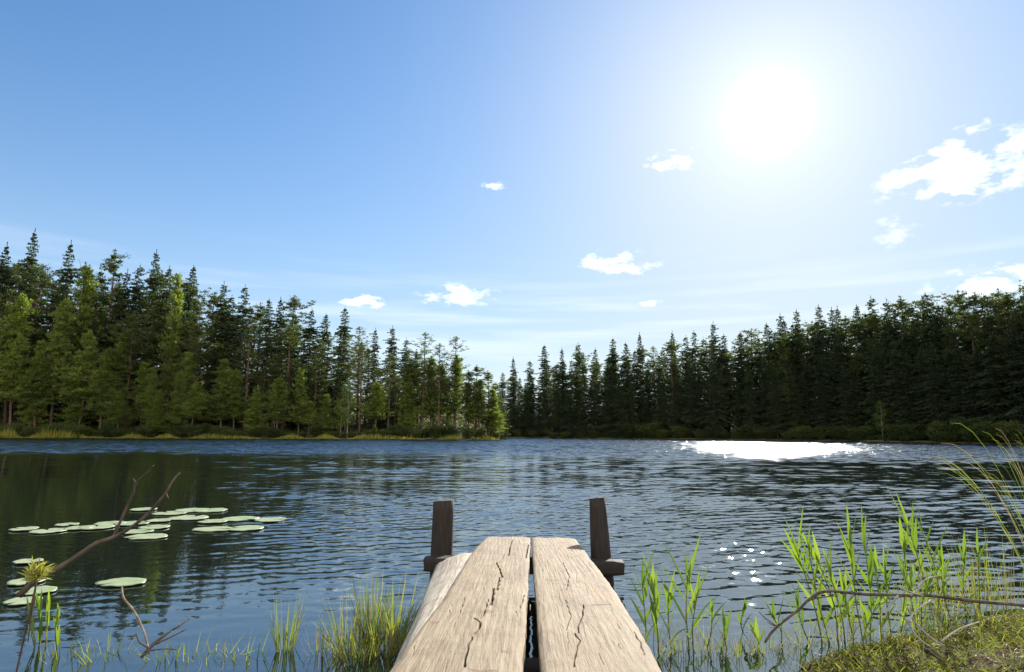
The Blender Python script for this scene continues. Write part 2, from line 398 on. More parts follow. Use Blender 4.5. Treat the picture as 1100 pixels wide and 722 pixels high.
h0 = height(p); hx = height(off(EPS, 0)); hy = height(off(0, EPS))
amp = w.math('ADD', w.math('MAXIMUM', w.math('MULTIPLY', w.rng(w.math('ADD', X, w.math('MULTIPLY', Y, .55)), .1, 1.9), w.rng(Y, 3, 6, .2, .42)), .07), w.math('MULTIPLY', w.rng(Y, 22, 40), 2.4))
sx = w.math('MULTIPLY', w.math('DIVIDE', w.math('SUBTRACT', h0, hx), EPS), amp); sy = w.math('MULTIPLY', w.math('DIVIDE', w.math('SUBTRACT', h0, hy), EPS), amp)
cb = w.n('ShaderNodeCombineXYZ'); w.L.new(sx, cb.inputs[0]); w.L.new(sy, cb.inputs[1])
ad = w.n('ShaderNodeVectorMath', operation='ADD'); w.L.new(cb.outputs[0], ad.inputs[0]); w.L.new(geo.outputs['Normal'], ad.inputs[1])
nm = w.n('ShaderNodeVectorMath', operation='NORMALIZE'); w.L.new(ad.outputs[0], nm.inputs[0]); w.L.new(nm.outputs[0], w.b.inputs['Normal'])
w.b.inputs['Base Color'].default_value = (0.009, 0.013, 0.010, 1); w.b.inputs['IOR'].default_value = 2.5
w.set(w.b.inputs['Roughness'], w.rng(Y, 24, 38, 0.012, 0.13)); w.b.inputs['Specular Tint'].default_value = (0.76, 0.91, 1.0, 1)
lake.data.materials.append(w.m)

# ------------------------------------------------------------------ trees
def leaf_quads(C, Dv, Ln, Wd):
    """one small leaf-shaped quad per centre C, along Dv"""
    n = len(C); Dv = Dv / (np.linalg.norm(Dv, axis=1, keepdims=True) + 1e-9)
    r = rng.normal(size=(n, 3)); S = np.cross(Dv, r); S /= np.linalg.norm(S, axis=1, keepdims=True) + 1e-9
    L = Ln[:, None] * Dv; W = Wd[:, None] * S
    V = np.stack([C - L * .5, C + W * .5 - L * .05, C + L * .5, C - W * .5 - L * .05], 1).reshape(-1, 3)
    F = np.arange(n * 4).reshape(-1, 4); return V, F
def spruce_mesh(seed, H=20, Rm=2.1, bare=0.06, gap=0.0):
    random.seed(seed); t = MB(); C = []; D = []; Ls = []
    lean = [(0.15 * random.gauss(0, 1), 0.15 * random.gauss(0, 1)) for _ in range(2)]
    tp = lambda z: Vector((lean[0][0] * math.sin(z / H * 2.5), lean[0][1] * math.sin(z / H * 2), z))
    t.tube([tp(H * k / 10) for k in range(11)], [0.19 * (1 - k / 10.3) + 0.01 for k in range(11)], 6)
    z = H * bare; pr = [1 + 0.25 * random.gauss(0, 1) for _ in range(60)]
    while z < H * 0.985:
        f = z / H; env = Rm * min(1, (1 - f) ** 0.72 * 1.22 + 0.05) * (0.55 + 0.45 * min(1, (f - bare) / 0.15 + .2))
        nb = 6 if f < 0.85 else 5
        a0 = random.random() * 6.28
        for b in range(nb):
            if random.random() < 0.10 + gap: continue
            a = a0 + b * 6.283 / nb + random.gauss(0, 0.25)
            zb = z + random.uniform(-.5, .5) * .4 * (H / 20) * (1 if f < .93 else .5)
            L = env * max(0.3, random.gauss(0.95, 0.25)) * max(.6, pr[int(f * 40)])
            up = 0.45 * (f - 0.45)
            n = max(3, int(L / 0.15))
            b0 = tp(zb)
            pts = []
            for i in range(n + 1):
                s = i / n; pts.append(b0 + Vector((math.cos(a) * L * s, math.sin(a) * L * s, L * (up * s - 0.42 * s * s + 0.22 * s ** 3))))
            if L > 0.7 and f < 0.8: t.tube([pts[0], pts[n // 2], pts[-1]], [0.03, 0.02, 0.006], 4, cap=False)
            for i in range(1, n + 1):
                s = i / n; wd = 0.32 * L * (1 - s) ** 0.6 + 0.08
                for q in range(3 if f < .75 else 5):
                    off_ = random.uniform(-1, 1) * wd
                    c = pts[i] + Vector((-math.sin(a) * off_, math.cos(a) * off_, -abs(off_) * 0.25 - random.random() * 0.16 * (1.2 - f) + random.uniform(-.09, .09)))
                    C.append(c); dd = Vector((math.cos(a), math.sin(a), -0.35)) + Vector((-math.sin(a), math.cos(a), 0)) * off_ / wd * 0.8
                    D.append((dd.x, dd.y, dd.z + random.gauss(0, .35))); Ls.append(random.uniform(0.22, 0.42) * (0.75 if f > .85 else 1))
        z += random.uniform(0.26, 0.40) * (H / 20)
    for k in range(8): C.append(tp(H * (0.965 + 0.006 * k))); D.append((0.3 * random.gauss(0, 1), 0.3 * random.gauss(0, 1), 1)); Ls.append(0.3)
    Ls = np.array(Ls); V, F = leaf_quads(np.array(C), np.array(D, float), Ls, Ls * rng.uniform(0.35, 0.6, len(Ls)))
    Vt, Ft = t.get(); return mesh('trunk', Vt, Ft, True), mesh('crown', V, F)
def pine_mesh(seed, H=20, Rm=2.6, bare=0.45, dens=1.0, spread=1.0, young=False):
    random.seed(seed); t = MB(); C = []; D = []; Ls = []
    cx = [random.gauss(0, 0.25) for _ in range(4)]
    tp = lambda z: Vector((cx[0] * math.sin(z / H * 3 + cx[1]) * H / 20, cx[2] * math.sin(z / H * 2.6 + cx[3]) * H / 20, z))
    t.tube([tp(H * k / 12) for k in range(13)], [(0.20 * (1 - k / 12.6) + 0.012) * H / 20 + 0.01 for k in range(13)], 6)
    # dead stubs low on the trunk
    for k in range(int(7 * (0 if young else 1))):
        z = H * random.uniform(0.15, bare); a = random.random() * 6.28; L = random.uniform(0.5, 1.4)
        t.tube([tp(z), tp(z) + Vector((math.cos(a) * L, math.sin(a) * L, random.uniform(-.2, .15)))], [0.03, 0.006], 4, cap=False)
    z = H * bare
    while z < H * 0.97:
        f = (z / H - bare) / (1 - bare)
        env = Rm * (0.45 + 1.6 * f * (1 - f) + 0.25 * (1 - f)) if not young else Rm * (1 - f) ** 0.75
        nb = 3 if not young else 5
        a0 = random.random() * 6.28
        for b in range(nb):
            if random.random() < (0.22 if not young else 0.10): continue
            a = a0 + b * 6.283 / nb + random.gauss(0, .4); L = max(0.3, env * random.gauss(0.85, 0.25)) * (1 if f < .9 else .6)
            up = random.uniform(0.05, 0.5) + 0.4 * f
            k = max(2, int(L / 0.5)); pts = [tp(z)]
            for i in range(1, k + 1):
                s = i / k; pts.append(tp(z) + Vector((math.cos(a) * L * s, math.sin(a) * L * s, L * up * s * s * 0.9 - 0.05 * s)) + Vector((random.gauss(0, .06), random.gauss(0, .06), 0)))
            t.tube(pts, [0.045 * (1 - i / (k + 0.5)) * (0.5 + 0.5 * H / 20) + 0.008 for i in range(k + 1)], 4, cap=False)
            ntf = int((2.2 + L * 2.1) * dens)
            for q in range(ntf):
                s = random.uniform(0.35, 1.05) if not young else random.uniform(0.15, 1.05)
                i = min(k, int(s * k)); base = pts[i]
                ctr = base + Vector((random.gauss(0, .22), random.gauss(0, .22), random.gauss(0.08, .12))) * (0.7 + L * .25) * spread
                rr = random.uniform(0.22, 0.48)
                for _ in range(int(22 * dens)):
                    v = Vector((random.gauss(0, 1), random.gauss(0, 1), random.gauss(0.25, .7))); v.normalize()
                    c = ctr + Vector((v.x, v.y, v.z * .6)) * rr * random.random() ** 0.5
                    C.append(c); D.append((v.x, v.y, v.z + 0.4)); Ls.append(random.uniform(0.15, 0.30))
        z += random.uniform(0.42, 0.75) * (H / 20) ** 0.8
    for q in range(3):
        ctr = tp(H * (0.95 + 0.02 * q))
        for _ in range(26):
            v = Vector((random.gauss(0, 1), random.gauss(0, 1), random.gauss(0.6, .7))).normalized()
            C.append(ctr + v * 0.28 * random.random()); D.append(tuple(v + Vector((0, 0, .5)))); Ls.append(random.uniform(.15, .28))
    Ls = np.array(Ls); V, F = leaf_quads(np.array(C), np.array(D, float), Ls, Ls * rng.uniform(0.28, 0.5, len(Ls)))
    Vt, Ft = t.get(); return mesh('trunk', Vt, Ft, True), mesh('crown', V, F)
def birch_mesh(seed, H=9, Rm=1.6, bush=False):
    random.seed(seed); t = MB(); C = []; D = []; Ls = []
    stems = 4 if bush else 1
    for s_ in range(stems):
        a = random.random() * 6.28; tl = 0.30 if bush else 0.04
        tp = lambda z, a=a, tl=tl: Vector((math.cos(a) * z * tl + 0.1 * math.sin(z), math.sin(a) * z * tl, z))
        h = H * random.uniform(.7, 1) if bush else H
        t.tube([tp(h * k / 8) for k in range(9)], [0.009 * h * (1 - k / 8.6) + 0.006 for k in range(9)], 5)
        nbr = 14 if bush else 34
        for b in range(nbr):
            f = random.uniform(0.15 if bush else 0.25, 0.98); z = h * f; az = random.random() * 6.28
            L = Rm * (0.35 + 0.9 * math.sin(math.pi * min(1, f * 0.9 + .08)) ** 1.0) * random.uniform(.6, 1.1)
            e = tp(z) + Vector((math.cos(az) * L, math.sin(az) * L, L * 0.55)); mid_ = (tp(z) + e) / 2 + Vector((0, 0, .12 * L))
            t.tube([tp(z), mid_, e], [0.022, .014, .005], 4, cap=False)
            for q in range(5):
                s = random.uniform(0.3, 1.1); ctr = tp(z).lerp(e, s) + Vector((random.gauss(0, .15), random.gauss(0, .15), random.gauss(0, .12)))
                for _ in range(20):
                    v = Vector((random.gauss(0, 1), random.gauss(0, 1), random.gauss(0, .8)))
                    C.append(ctr + v * 0.17 * (0.6 + 0.5 * Rm / 1.6)); D.append((v.x, v.y, v.z - .5)); Ls.append(random.uniform(.10, .20))
    Ls = np.array(Ls); V, F = leaf_quads(np.array(C), np.array(D, float), Ls, Ls * rng.uniform(0.5, 0.85, len(Ls)))
    Vt, Ft = t.get(); return mesh('trunk', Vt, Ft, True), mesh('crown', V, F)

P = {  # kind -> list of (trunk mesh, crown mesh, nominal height, name, trunk material, crown material, top-level name, category)
 'spruce': [spruce_mesh(s, 20, r_, b_, g_) + (20,) for s, r_, b_, g_ in ((1, 2.7, .05, 0), (2, 2.3, .10, .03), (3, 3.1, .04, .03), (4, 1.8, .08, .04), (5, 2.6, .15, .03), (6, 2.4, .05, .05))],
 'pine': [pine_mesh(s, 20, r_, b_, d_) + (20,) for s, r_, b_, d_ in ((11, 2.8, .36, 1.3), (12, 2.6, .28, 1.35), (13, 2.9, .42, 1.3), (14, 2.3, .2, 1.35), (15, 2.3, .48, .8), (16, 2.6, .3, 1.3))],
 'young': [pine_mesh(s, 10, r_, b_, d_, 1.0, True) + (10,) for s, r_, b_, d_ in ((21, 2.4, .30, 1.0), (22, 2.0, .14, 1.05), (23, 2.7, .36, 1.0), (24, 2.2, .22, .9))],
 'birch': [birch_mesh(s, 9, r_) + (9,) for s, r_ in ((31, 1.5), (32, 1.9))],
 'bush': [birch_mesh(s, 2.4, r_, True) + (2.4,) for s, r_ in ((41, 1.0), (42, 1.3), (43, .8))],
}
INFO = {'spruce': ('spruce_tree', 'tree', 'spruce', 'spruce_bark', 'crown', 'trunk'), 'pine': ('pine_tree', 'tree', 'pine', 'bark', 'crown', 'trunk'),
        'young': ('young_pine_tree', 'tree', 'young_pine', 'bark', 'crown', 'trunk'), 'birch': ('birch_tree', 'tree', 'birch', 'birch_bark', 'crown', 'trunk'),
        'bush': ('shrub', 'shrub', 'bush', 'twig', 'foliage', 'stem')}
for k, l in P.items():
    for a, b, h in l: a.materials.append(M[INFO[k][3]]); b.materials.append(M[INFO[k][2]])
def tree(kind, x, y, h, label, group, wide=1.0, var=None, leafmat=None):
    l = P[kind]; i = random.randrange(len(l)) if var is None else var % len(l); tm, cm, H = l[i]; nm_, cat, _, _, cn, tn = INFO[kind]
    o = empty(nm_, (x, y, tz(x, y) - 0.15), random.random() * 6.28); s = h / H
    o.rotation_euler.x = random.gauss(0, .012); o.rotation_euler.y = random.gauss(0, .012)
    s2 = s ** 0.6 * wide * (1.12 if kind in ('pine', 'young') else 1.0)
    o.scale = (s2, s2, s); tag(o, label, cat, group)
    link(tn, tm, None, o); link(cn, cm, None, o)
    return o

def shore_D(px):
    """distance of the far shoreline along a picture column"""
    xs = {}
    pts = ((-400, 60), (-120, 76), (0, 80), (100, 82), (200, 83), (300, 84.5), (400, 85), (500, 85), (538, 90)) if px <= 538 else ((538, 121), (620, 118), (700, 113), (800, 104), (900, 93), (1000, 80), (1100, 67), (1250, 51))
    return float(np.interp(px, [a for a, _ in pts], [b for _, b in pts]))
def plant(kind, px, ytop, back, label, group=None, **kw):
    Y_ = shore_D(px) + back; t = at(px, ytop, Y=Y_); h = t.z - tz(t.x, t.y) + 0.15
    return tree(kind, t.x, t.y, h, label, group, **kw)
def below(px, dy):     # skyline of the wood, lowered by dy
    return float(np.interp(px, SKX, SKY_)) + dy

S, Pn = 'spruce', 'pine'
SKYL = [(-60, 250, Pn), (-35, 262, S), (-12, 255, Pn), (10, 262, S), (32, 247, S), (52, 285, Pn), (75, 260, S), (93, 281, Pn), (108, 290, S), (123, 267, Pn), (136, 290, S), (148, 283, S), (168, 269, S), (183, 286, S), (197, 300, Pn),
        (211, 286, S), (228, 313, Pn), (243, 304, S), (252, 318, S), (264, 307, S), (278, 325, Pn), (291, 322, S), (303, 320, S), (318, 317, Pn), (334, 332, S), (351, 337, S), (368, 329, S), (388, 351, Pn), (403, 353, S), (423, 351, S),
        (437, 363, S), (456, 357, Pn), (473, 369, Pn), (490, 361, Pn), (512, 392, Pn), (524, 398, Pn), (534, 410, Pn),
        (541, 400, S), (553, 384, S), (570, 387, S), (587, 370, S), (605, 374, S), (621, 368, S), (641, 374, S), (660, 363, S), (675, 368, S), (686, 358, S), (702, 372, Pn), (722, 356, S), (735, 361, S), (744, 355, S), (763, 347, S), (776, 359, S),
        (795, 357, S), (806, 353, Pn), (820, 348, S), (833, 338, S), (845, 344, S), (856, 333, S), (868, 345, Pn), (880, 328, S), (889, 332, S), (898, 330, S), (909, 339, Pn), (923, 328, S), (938, 318, S), (951, 323, S), (967, 318, Pn), (979, 328, S), (988, 318, Pn),
        (1001, 313, S), (1018, 326, Pn), (1029, 312, Pn), (1045, 314, Pn), (1058, 316, S), (1069, 309, Pn), (1082, 314, Pn), (1098, 306, S), (1115, 300, Pn), (1135, 296, S), (1160, 290, Pn)]
SKX = [a for a, _, _ in SKYL]; SKY_ = [b for _, b, _ in SKYL]
NAMED = {32: 'tallest dark spruce at the far left of the left shore wood', 75: 'tall spruce with a narrow pointed top, second peak from the left of the wood', 123: 'tall open-topped pine on the left shore skyline between two dark spruces',
         168: 'tall dark spruce with a broad spire left of the slim lone spire', 211: 'slim dark spruce standing free as a narrow spire on the left skyline', 318: 'round-topped pine rising over the middle of the left wood',
         368: 'pointed spruce peak on the left wood right of its round-topped pine', 423: 'pointed spruce peak on the left wood nearest the thin pines', 490: 'thin open-crowned pine showing sky through its branches near the left wood end',
         473: 'lanky pine just left of the thinnest open pine at the left wood end', 456: 'lanky pine with a ragged crown, left one of the three open pines', 534: 'last low pine at the water-side tip of the left shore wood',
         553: 'pointed spruce where the far wood begins beside the sky gap', 587: 'tall spruce near the left end of the far right shore wood', 722: 'spruce peak over the middle of the far wood', 763: 'tall ragged spruce on the far wood right of the middle peaks',
         938: 'high spruce peak on the right shore wood', 1029: 'broad pine crown under the white cloud on the right shore', 1001: 'pointed spruce left of the broad pine crown under the cloud'}
ZN = [(40, 'at the far left edge'), (85, 'around the tallest bright young pine'), (120, 'around the bare-trunked young pine'), (150, 'around the tiered young pine'), (220, 'around the twin-topped young pines'), (285, 'around the broad grey-green pine'), (345, 'in the middle left wood'), (400, 'near the slender yellow birch'), (440, 'where the left wood thins'), (500, 'among the open thin pines'), (538, 'at the left shore tip'), (575, 'starting the far wood'), (610, 'in far wood between the posts'), (650, 'above the right jetty post'), (690, 'just right of the jetty'), (735, 'left of the sun glitter'), (780, 'behind the glitter, left half'), (830, 'behind the glitter, middle'), (880, 'behind the glitter, right end'), (930, 'beyond the tall reeds'), (985, 'left of the arching sedge'), (1040, 'below the large white cloud'), (9999, 'at the right picture edge')]
def near_what(px):
    return next(t for a, t in ZN if px < a)
def zone(px): return 'left' if px < 200 else 'midleft' if px < 440 else 'tip' if px < 538 else 'farmid' if px < 800 else 'right'
ZTXT = {'left': 'the tall left end of the left shore wood', 'midleft': 'the middle of the left shore wood', 'tip': 'the thin right tip of the left shore wood', 'farmid': 'the far shore wood behind the jetty', 'right': 'the dark wood on the right shore'}
KTXT = {'spruce': 'spruce', 'pine': 'pine', 'young': 'young pine', 'birch': 'birch'}
for i, (px, py, k) in enumerate(SKYL):
    z_ = zone(px); back = 13 if px < 440 else (3.5 if px < 538 else 9)
    if px in NAMED: lab, grp = NAMED[px], None
    else: lab = 'skyline %s %s' % (KTXT[k], near_what(px)); grp = 'skyline %s trees %s' % (KTXT[k], near_what(px))
    o = plant(k, px, py, back + random.uniform(-1.5, 1.5), lab, grp, wide=0.95 if k == S else 1.0, var={534: 3, 512: 1, 524: 3, 490: 4, 473: 4, 456: 4}.get(px))
    if lab in NAMED.values(): o['group'] = 'trees of the woods round the lake'
# rows in front of and behind the skyline trees
def row(x0, x1, step, dy0, dy1, b0, b1, kinds, rowname, wide=1.0):
    px = x0
    while px < x1:
        k = random.choice(kinds); q = px + random.uniform(-step * .35, step * .35); z_ = zone(q)
        plant(k, q, below(q, random.uniform(dy0, dy1)), random.uniform(b0, b1), '%s %s %s' % (rowname, KTXT[k], near_what(q)), '%s %s trees %s' % (rowname, KTXT[k], near_what(q)), wide=wide)
        px += step
row(-70, 440, 12, 14, 45, 15, 24, [S, Pn, Pn], 'tall rear')
row(-65, 440, 14, 40, 85, 7, 12, [S, Pn, Pn], 'mid-height inner')
row(440, 478, 12, 25, 50, 6, 9, [Pn, S], 'tall rear')
row(-60, 530, 36, 85, 120, 2.5, 4.5, ['young', 'young', 'birch'], 'low shore-side')
row(442, 538, 10, 18, 42, 3, 7, [Pn, 'young'], 'bushy inner')
row(545, 1160, 13, 8, 24, 12, 17, [S, S, Pn], 'tall rear')
row(541, 1150, 11, 6, 26, 4, 7, [S, S, S, Pn], 'shaded front')
row(541, 1150, 14, 30, 60, 1.5, 3.5, [S, S, 'spruce'], 'low front', 0.95)
# sunlit trees at the left water's edge, one by one
FRONT = [('young', 29, 316, 5, 'bright yellow-green tree with a full crown at the far left edge of the wood', 1.1), ('young', 71, 322, 4, 'tall bright green young pine standing in front of the dark wood at left', .95),
         ('young', 96, 355, 3, 'bright green pine with a pale bare trunk right of the tallest bright young pine', .95), ('young', 47, 381, 3, 'low bright green pine left of the tall bright young pine', 1.0),
         ('young', 133, 361, 3.5, 'grey-green bushy pine with tiered branches at the left shore', 1.0), ('young', 166, 395, 3, 'small young pine between the tiered pine and the twin-topped pine', .8), ('young', 130, 420, 1.8, 'small round young pine at the shore below the tiered pine', 1.05),
         ('young', 170, 420, 1.8, 'small spreading young pine at the shore left of the twin-topped pine', 1.0), ('young', 193, 401, 2.2, 'left top of the twin-topped bright young pines on the shore', .9), ('young', 209, 410, 2.0, 'right top of the twin-topped bright young pines on the shore', 1.0),
         ('young', 241, 386, 3.2, 'broad grey-green young pine right of the twin-topped pines', 1.15), ('young', 256, 397, 3.0, 'low shoulder pine leaning on the broad grey-green pine', 1.0), ('young', 192, 296, 9, 'tall yellow-green pine rising among dark spruces on the left shore', 0.75),
         ('young', 104, 288, 9, 'tall bright green cone-shaped pine between dark spruces near the left edge', 0.85), ('pine', 147, 335, 5, 'tall pine with reddish trunk behind the tiered young pine', 1.0),
         ('birch', 376, 411, 2.0, 'slender yellow birch glowing at the water edge in the left wood', .7), ('young', 352, 424, 2.5, 'low dark young pine left of the slender yellow birch', 1.0), ('young', 300, 405, 2.5, 'young pine by the water under the middle of the left wood', 1.1),
         ('young', 325, 396, 3.5, 'young pine with a slim top behind the shore right of the low pine', .9), ('young', 277, 418, 2, 'low young pine at the shore left of the middle of the left wood', 1.1), ('young', 405, 410, 3, 'green young pine right of the slender yellow birch', 1.1),
         ('pine', 390, 372, 5, 'mid-height pine behind the slender yellow birch', 1.0), ('pine', 420, 380, 4, 'mid-height pine right of the slender yellow birch', 1.0), ('young', 438, 402, 3, 'green young pine where the left wood thins out', 1.0), ('pine', 447, 375, 4, 'pine at the edge where the left wood thins out', .9),
         ('pine', 465, 392, 3, 'low pine under the lanky open pines', .7), ('pine', 503, 398, 3, 'bushy pine right of the thinnest open pine', .9), ('young', 516, 408, 2.5, 'dense young pine near the tip of the left shore', 1.15), ('young', 528, 418, 2, 'outermost dense young pine on the tip of the left shore', 1.1),
         ('pine', 340, 362, 6, 'pine with sunlit reddish trunk in the middle of the left wood', 1.0), ('pine', 215, 350, 6, 'pine with a dusky crown behind the twin-topped young pines', 1.1), ('pine', 270, 352, 6, 'pine above the low shoulder pine', 1.1), ('pine', 310, 350, 6.5, 'pine with a wide dusky crown left of the sunlit-trunk pine', 1.1),
         ('birch', 808, 368, 7, 'yellow-green birch crown high in the shaded right wood', .7), ('birch', 842, 360, 6, 'green birch crown right of the yellow-green one in the right wood', .6), ('birch', 945, 432, 1.5, 'low brownish leafy tree at the foot of the right wood', .8)]
for k, px, py, b, lab, wd in FRONT: plant(k, px, py, b, lab, 'sunlit trees along the left shore' if px < 600 else 'leafy trees in the right wood', wide=wd)
# shrubs along the shores
random.seed(99)
px = -60
while px < 1150:
    q = px + random.uniform(-4, 4); side_ = 'left shore' if q < 538 else 'right and far shore'
    D_ = shore_D(q) + random.uniform(1.0, 2.6); pt = at(q, hz(q), Y=D_); h = random.uniform(.7, 2.0) * (1 if q < 538 else 1.4)
    tree('bush', pt.x, pt.y, h, 'low shrub by the water ' + near_what(q), 'shrubs along the ' + side_, wide=1.0)
    px += 11 if q < 538 else 13
# undergrowth deep inside the woods: nobody could count it
def undergrowth(x0, x1, n, b0, b1, hmax, name, label):
    C = []; 
    for _ in range(n):
        q = random.uniform(x0, x1); D_ = shore_D(q) + random.uniform(b0, b1); pt = at(q, hz(q), Y=D_); z0 = random.random() ** 1.4 * hmax
        C.append((pt.x, pt.y, z0))
    C = np.array(C); C[:, 2] += terrain(C[:, :2]); C = np.repeat(C, 9, 0) + rng.normal(size=(len(C) * 9, 3)) * (0.35, .35, .3)
    Dv = rng.normal(size=C.shape); Ls = rng.uniform(.2, .45, len(C)); V, F = leaf_quads(C, Dv, Ls, Ls * .5)
    o = link(name, mesh(name, V, F), M['spruce']); tag(o, label, 'undergrowth', None, 'stuff'); return o
undergrowth(-80, 536, 5200, 8, 20, 4.5, 'undergrowth', 'dark tangle of low growth between the trunks of the left shore wood')
undergrowth(541, 1160, 6500, 4, 14, 5.5, 'undergrowth', 'dark tangle of low growth between the trunks of the right shore wood')
# grass and sedge fringe on the far left shore
mb = MB(); random.seed(5)
for _ in range(9000):
    q = random.uniform(-70, 540); D_ = shore_D(q) + random.uniform(-0.35, 2.2) if q < 536 else 90; pt = at(q, hz(q), Y=D_); z0 = max(0, tz(pt.x, pt.y)) if False else 0.12
    big = 1.7 if q < 90 else 0.95
    mb.blade((pt.x, pt.y, z0 - .1), (random.gauss(0, .3), random.gauss(0, .3), 1), random.uniform(.4, 1.0) * big * (.55 + .45 * math.sin(q * .11 + 2 * math.sin(q * .037))), 0.07, .4, 3)
tag(mb.build('shore_grass', leaf_mat('shore_sedge', (0.12, 0.15, 0.03), (0.46, 0.38, 0.08), 0.5)), 'yellow-green sedge fringe along the far left shore', 'grass', None, 'stuff')

# ------------------------------------------------------------------ jetty
def dz(y): return 0.54 - 0.054 * y
def dock(px, py):
    d = ray(px, py); t = (0.54 - CAM.z - 0.054 * CAM.y) / (d.z + 0.054 * d.y); return CAM + d * t
def edge(pts):
    w_ = sorted([(dock(*p).y, dock(*p).x) for p in pts]); ys = [a for a, _ in w_]; xs = [b for _, b in w_]
    return ys, xs
EL = edge([(430, 703), (453, 672), (476, 643), (490, 619), (504, 596), (513, 586), (522, 577)]); ER = edge([(702.6, 702), (681, 664), (655, 623.5), (633, 597), (626, 587), (618, 577)])
GL = edge([(562.5, 703), (566, 650), (568, 610), (569.3, 590), (569.8, 577)]); GR = edge([(580, 703), (576.5, 650), (573.5, 615), (572, 592), (571.2, 577)])
YEND = dock(570, 577).y; YBEG = 0.75
def lim(e, y): # linear continuation towards the camera
    ys, xs = e
    if y < ys[0]: return xs[0] + (xs[0] - xs[2]) / (ys[0] - ys[2]) * (y - ys[0])
    return float(np.interp(y, ys, xs))
wd = Mat('weathered_wood'); o_ = wd.obj()
gr = wd.noise(wd.mapping(o_, (1, 0.045, 1)), 75, 6, 0.65, 0.5); gr2 = wd.noise(wd.mapping(o_, (1, 0.10, 1)), 16, 4, 0.55, 1.6); bl = wd.noise(o_, 3.2, 5, 0.6); xs_ = wd.noise(wd.mapping(o_, (0.12, 1, 1)), 30, 3, .5)
knot = wd.noise(wd.mapping(o_, (1, .5, 1)), 7, 3, .5, 2.0)
cw = wd.ramp(gr, [(0.25, (0.135, 0.094, 0.052)), (0.5, (0.27, 0.203, 0.124)), (0.75, (0.375, 0.298, 0.192))])
gq = wd.noise(wd.mapping(o_, (1, 0.05, 1)), 130, 5, 0.7, .8); cw = wd.mix(wd.rng(gq, 0.56, 0.68, 0, .55), cw, (0.15, 0.095, 0.06, 1)); stn_ = wd.noise(wd.mapping(o_, (1, .5, 1)), 6, 7, .72, .5); cw = wd.mix(wd.rng(stn_, 0.47, 0.62, 0, .7), cw, (0.175, 0.12, 0.072, 1)); cw = wd.mix(wd.rng(gr2, 0.42, 0.72, 0, .55), cw, (0.335, 0.268, 0.178, 1)); cw = wd.mix(wd.rng(bl, 0.48, 0.72, 0, .5), cw, (0.34, 0.22, 0.14, 1))
cw = wd.mix(wd.rng(xs_, 0.52, 0.66, 0, .45), cw, (0.28, 0.20, 0.14, 1)); cw = wd.mix(wd.rng(knot, 0.66, 0.72, 0, .7), cw, (0.16, 0.09, 0.05, 1))
wd.L.new(cw, wd.b.inputs['Base Color']); wd.b.inputs['Roughness'].default_value = 0.75; wd.b.inputs['Specular IOR Level'].default_value = 0.25
gf = wd.noise(wd.mapping(o_, (1, 0.03, 1)), 240, 4, 0.7, 0.3); wd.bump(wd.math('ADD', wd.math('ADD', gr, wd.math('MULTIPLY', gr2, .8)), wd.math('MULTIPLY', gf, .6)), 0.8, 0.005)
dk = Mat('old_dark_wood'); o_ = dk.obj(); f = dk.noise(dk.mapping(o_, (1, 1, .12)), 60, 5, .6)
dk.L.new(dk.ramp(f, [(0.3, (0.008, 0.005, 0.003)), (0.7, (0.036, 0.021, 0.013))]), dk.b.inputs['Base Color']); dk.b.inputs['Roughness'].default_value = .8; dk.bump(f, .7, .008)
bw = Mat('bleached_slab'); o_ = bw.obj(); f = bw.noise(bw.mapping(o_, (1, 0.07, 1)), 55, 6, .65, .6); f2 = bw.noise(o_, 6, 4)
bc = bw.mix(bw.rng(f2, .48, .66, 0, .6), bw.ramp(f, [(0.3, (0.24, 0.185, 0.12)), (0.55, (0.44, 0.375, 0.285)), (.8, (.56, .50, .40))]), (0.30, .20, .12, 1))
bw.L.new(bc, bw.b.inputs['Base Color']); bw.b.inputs['Roughness'].default_value = .7; bw.bump(f, .9, .008)

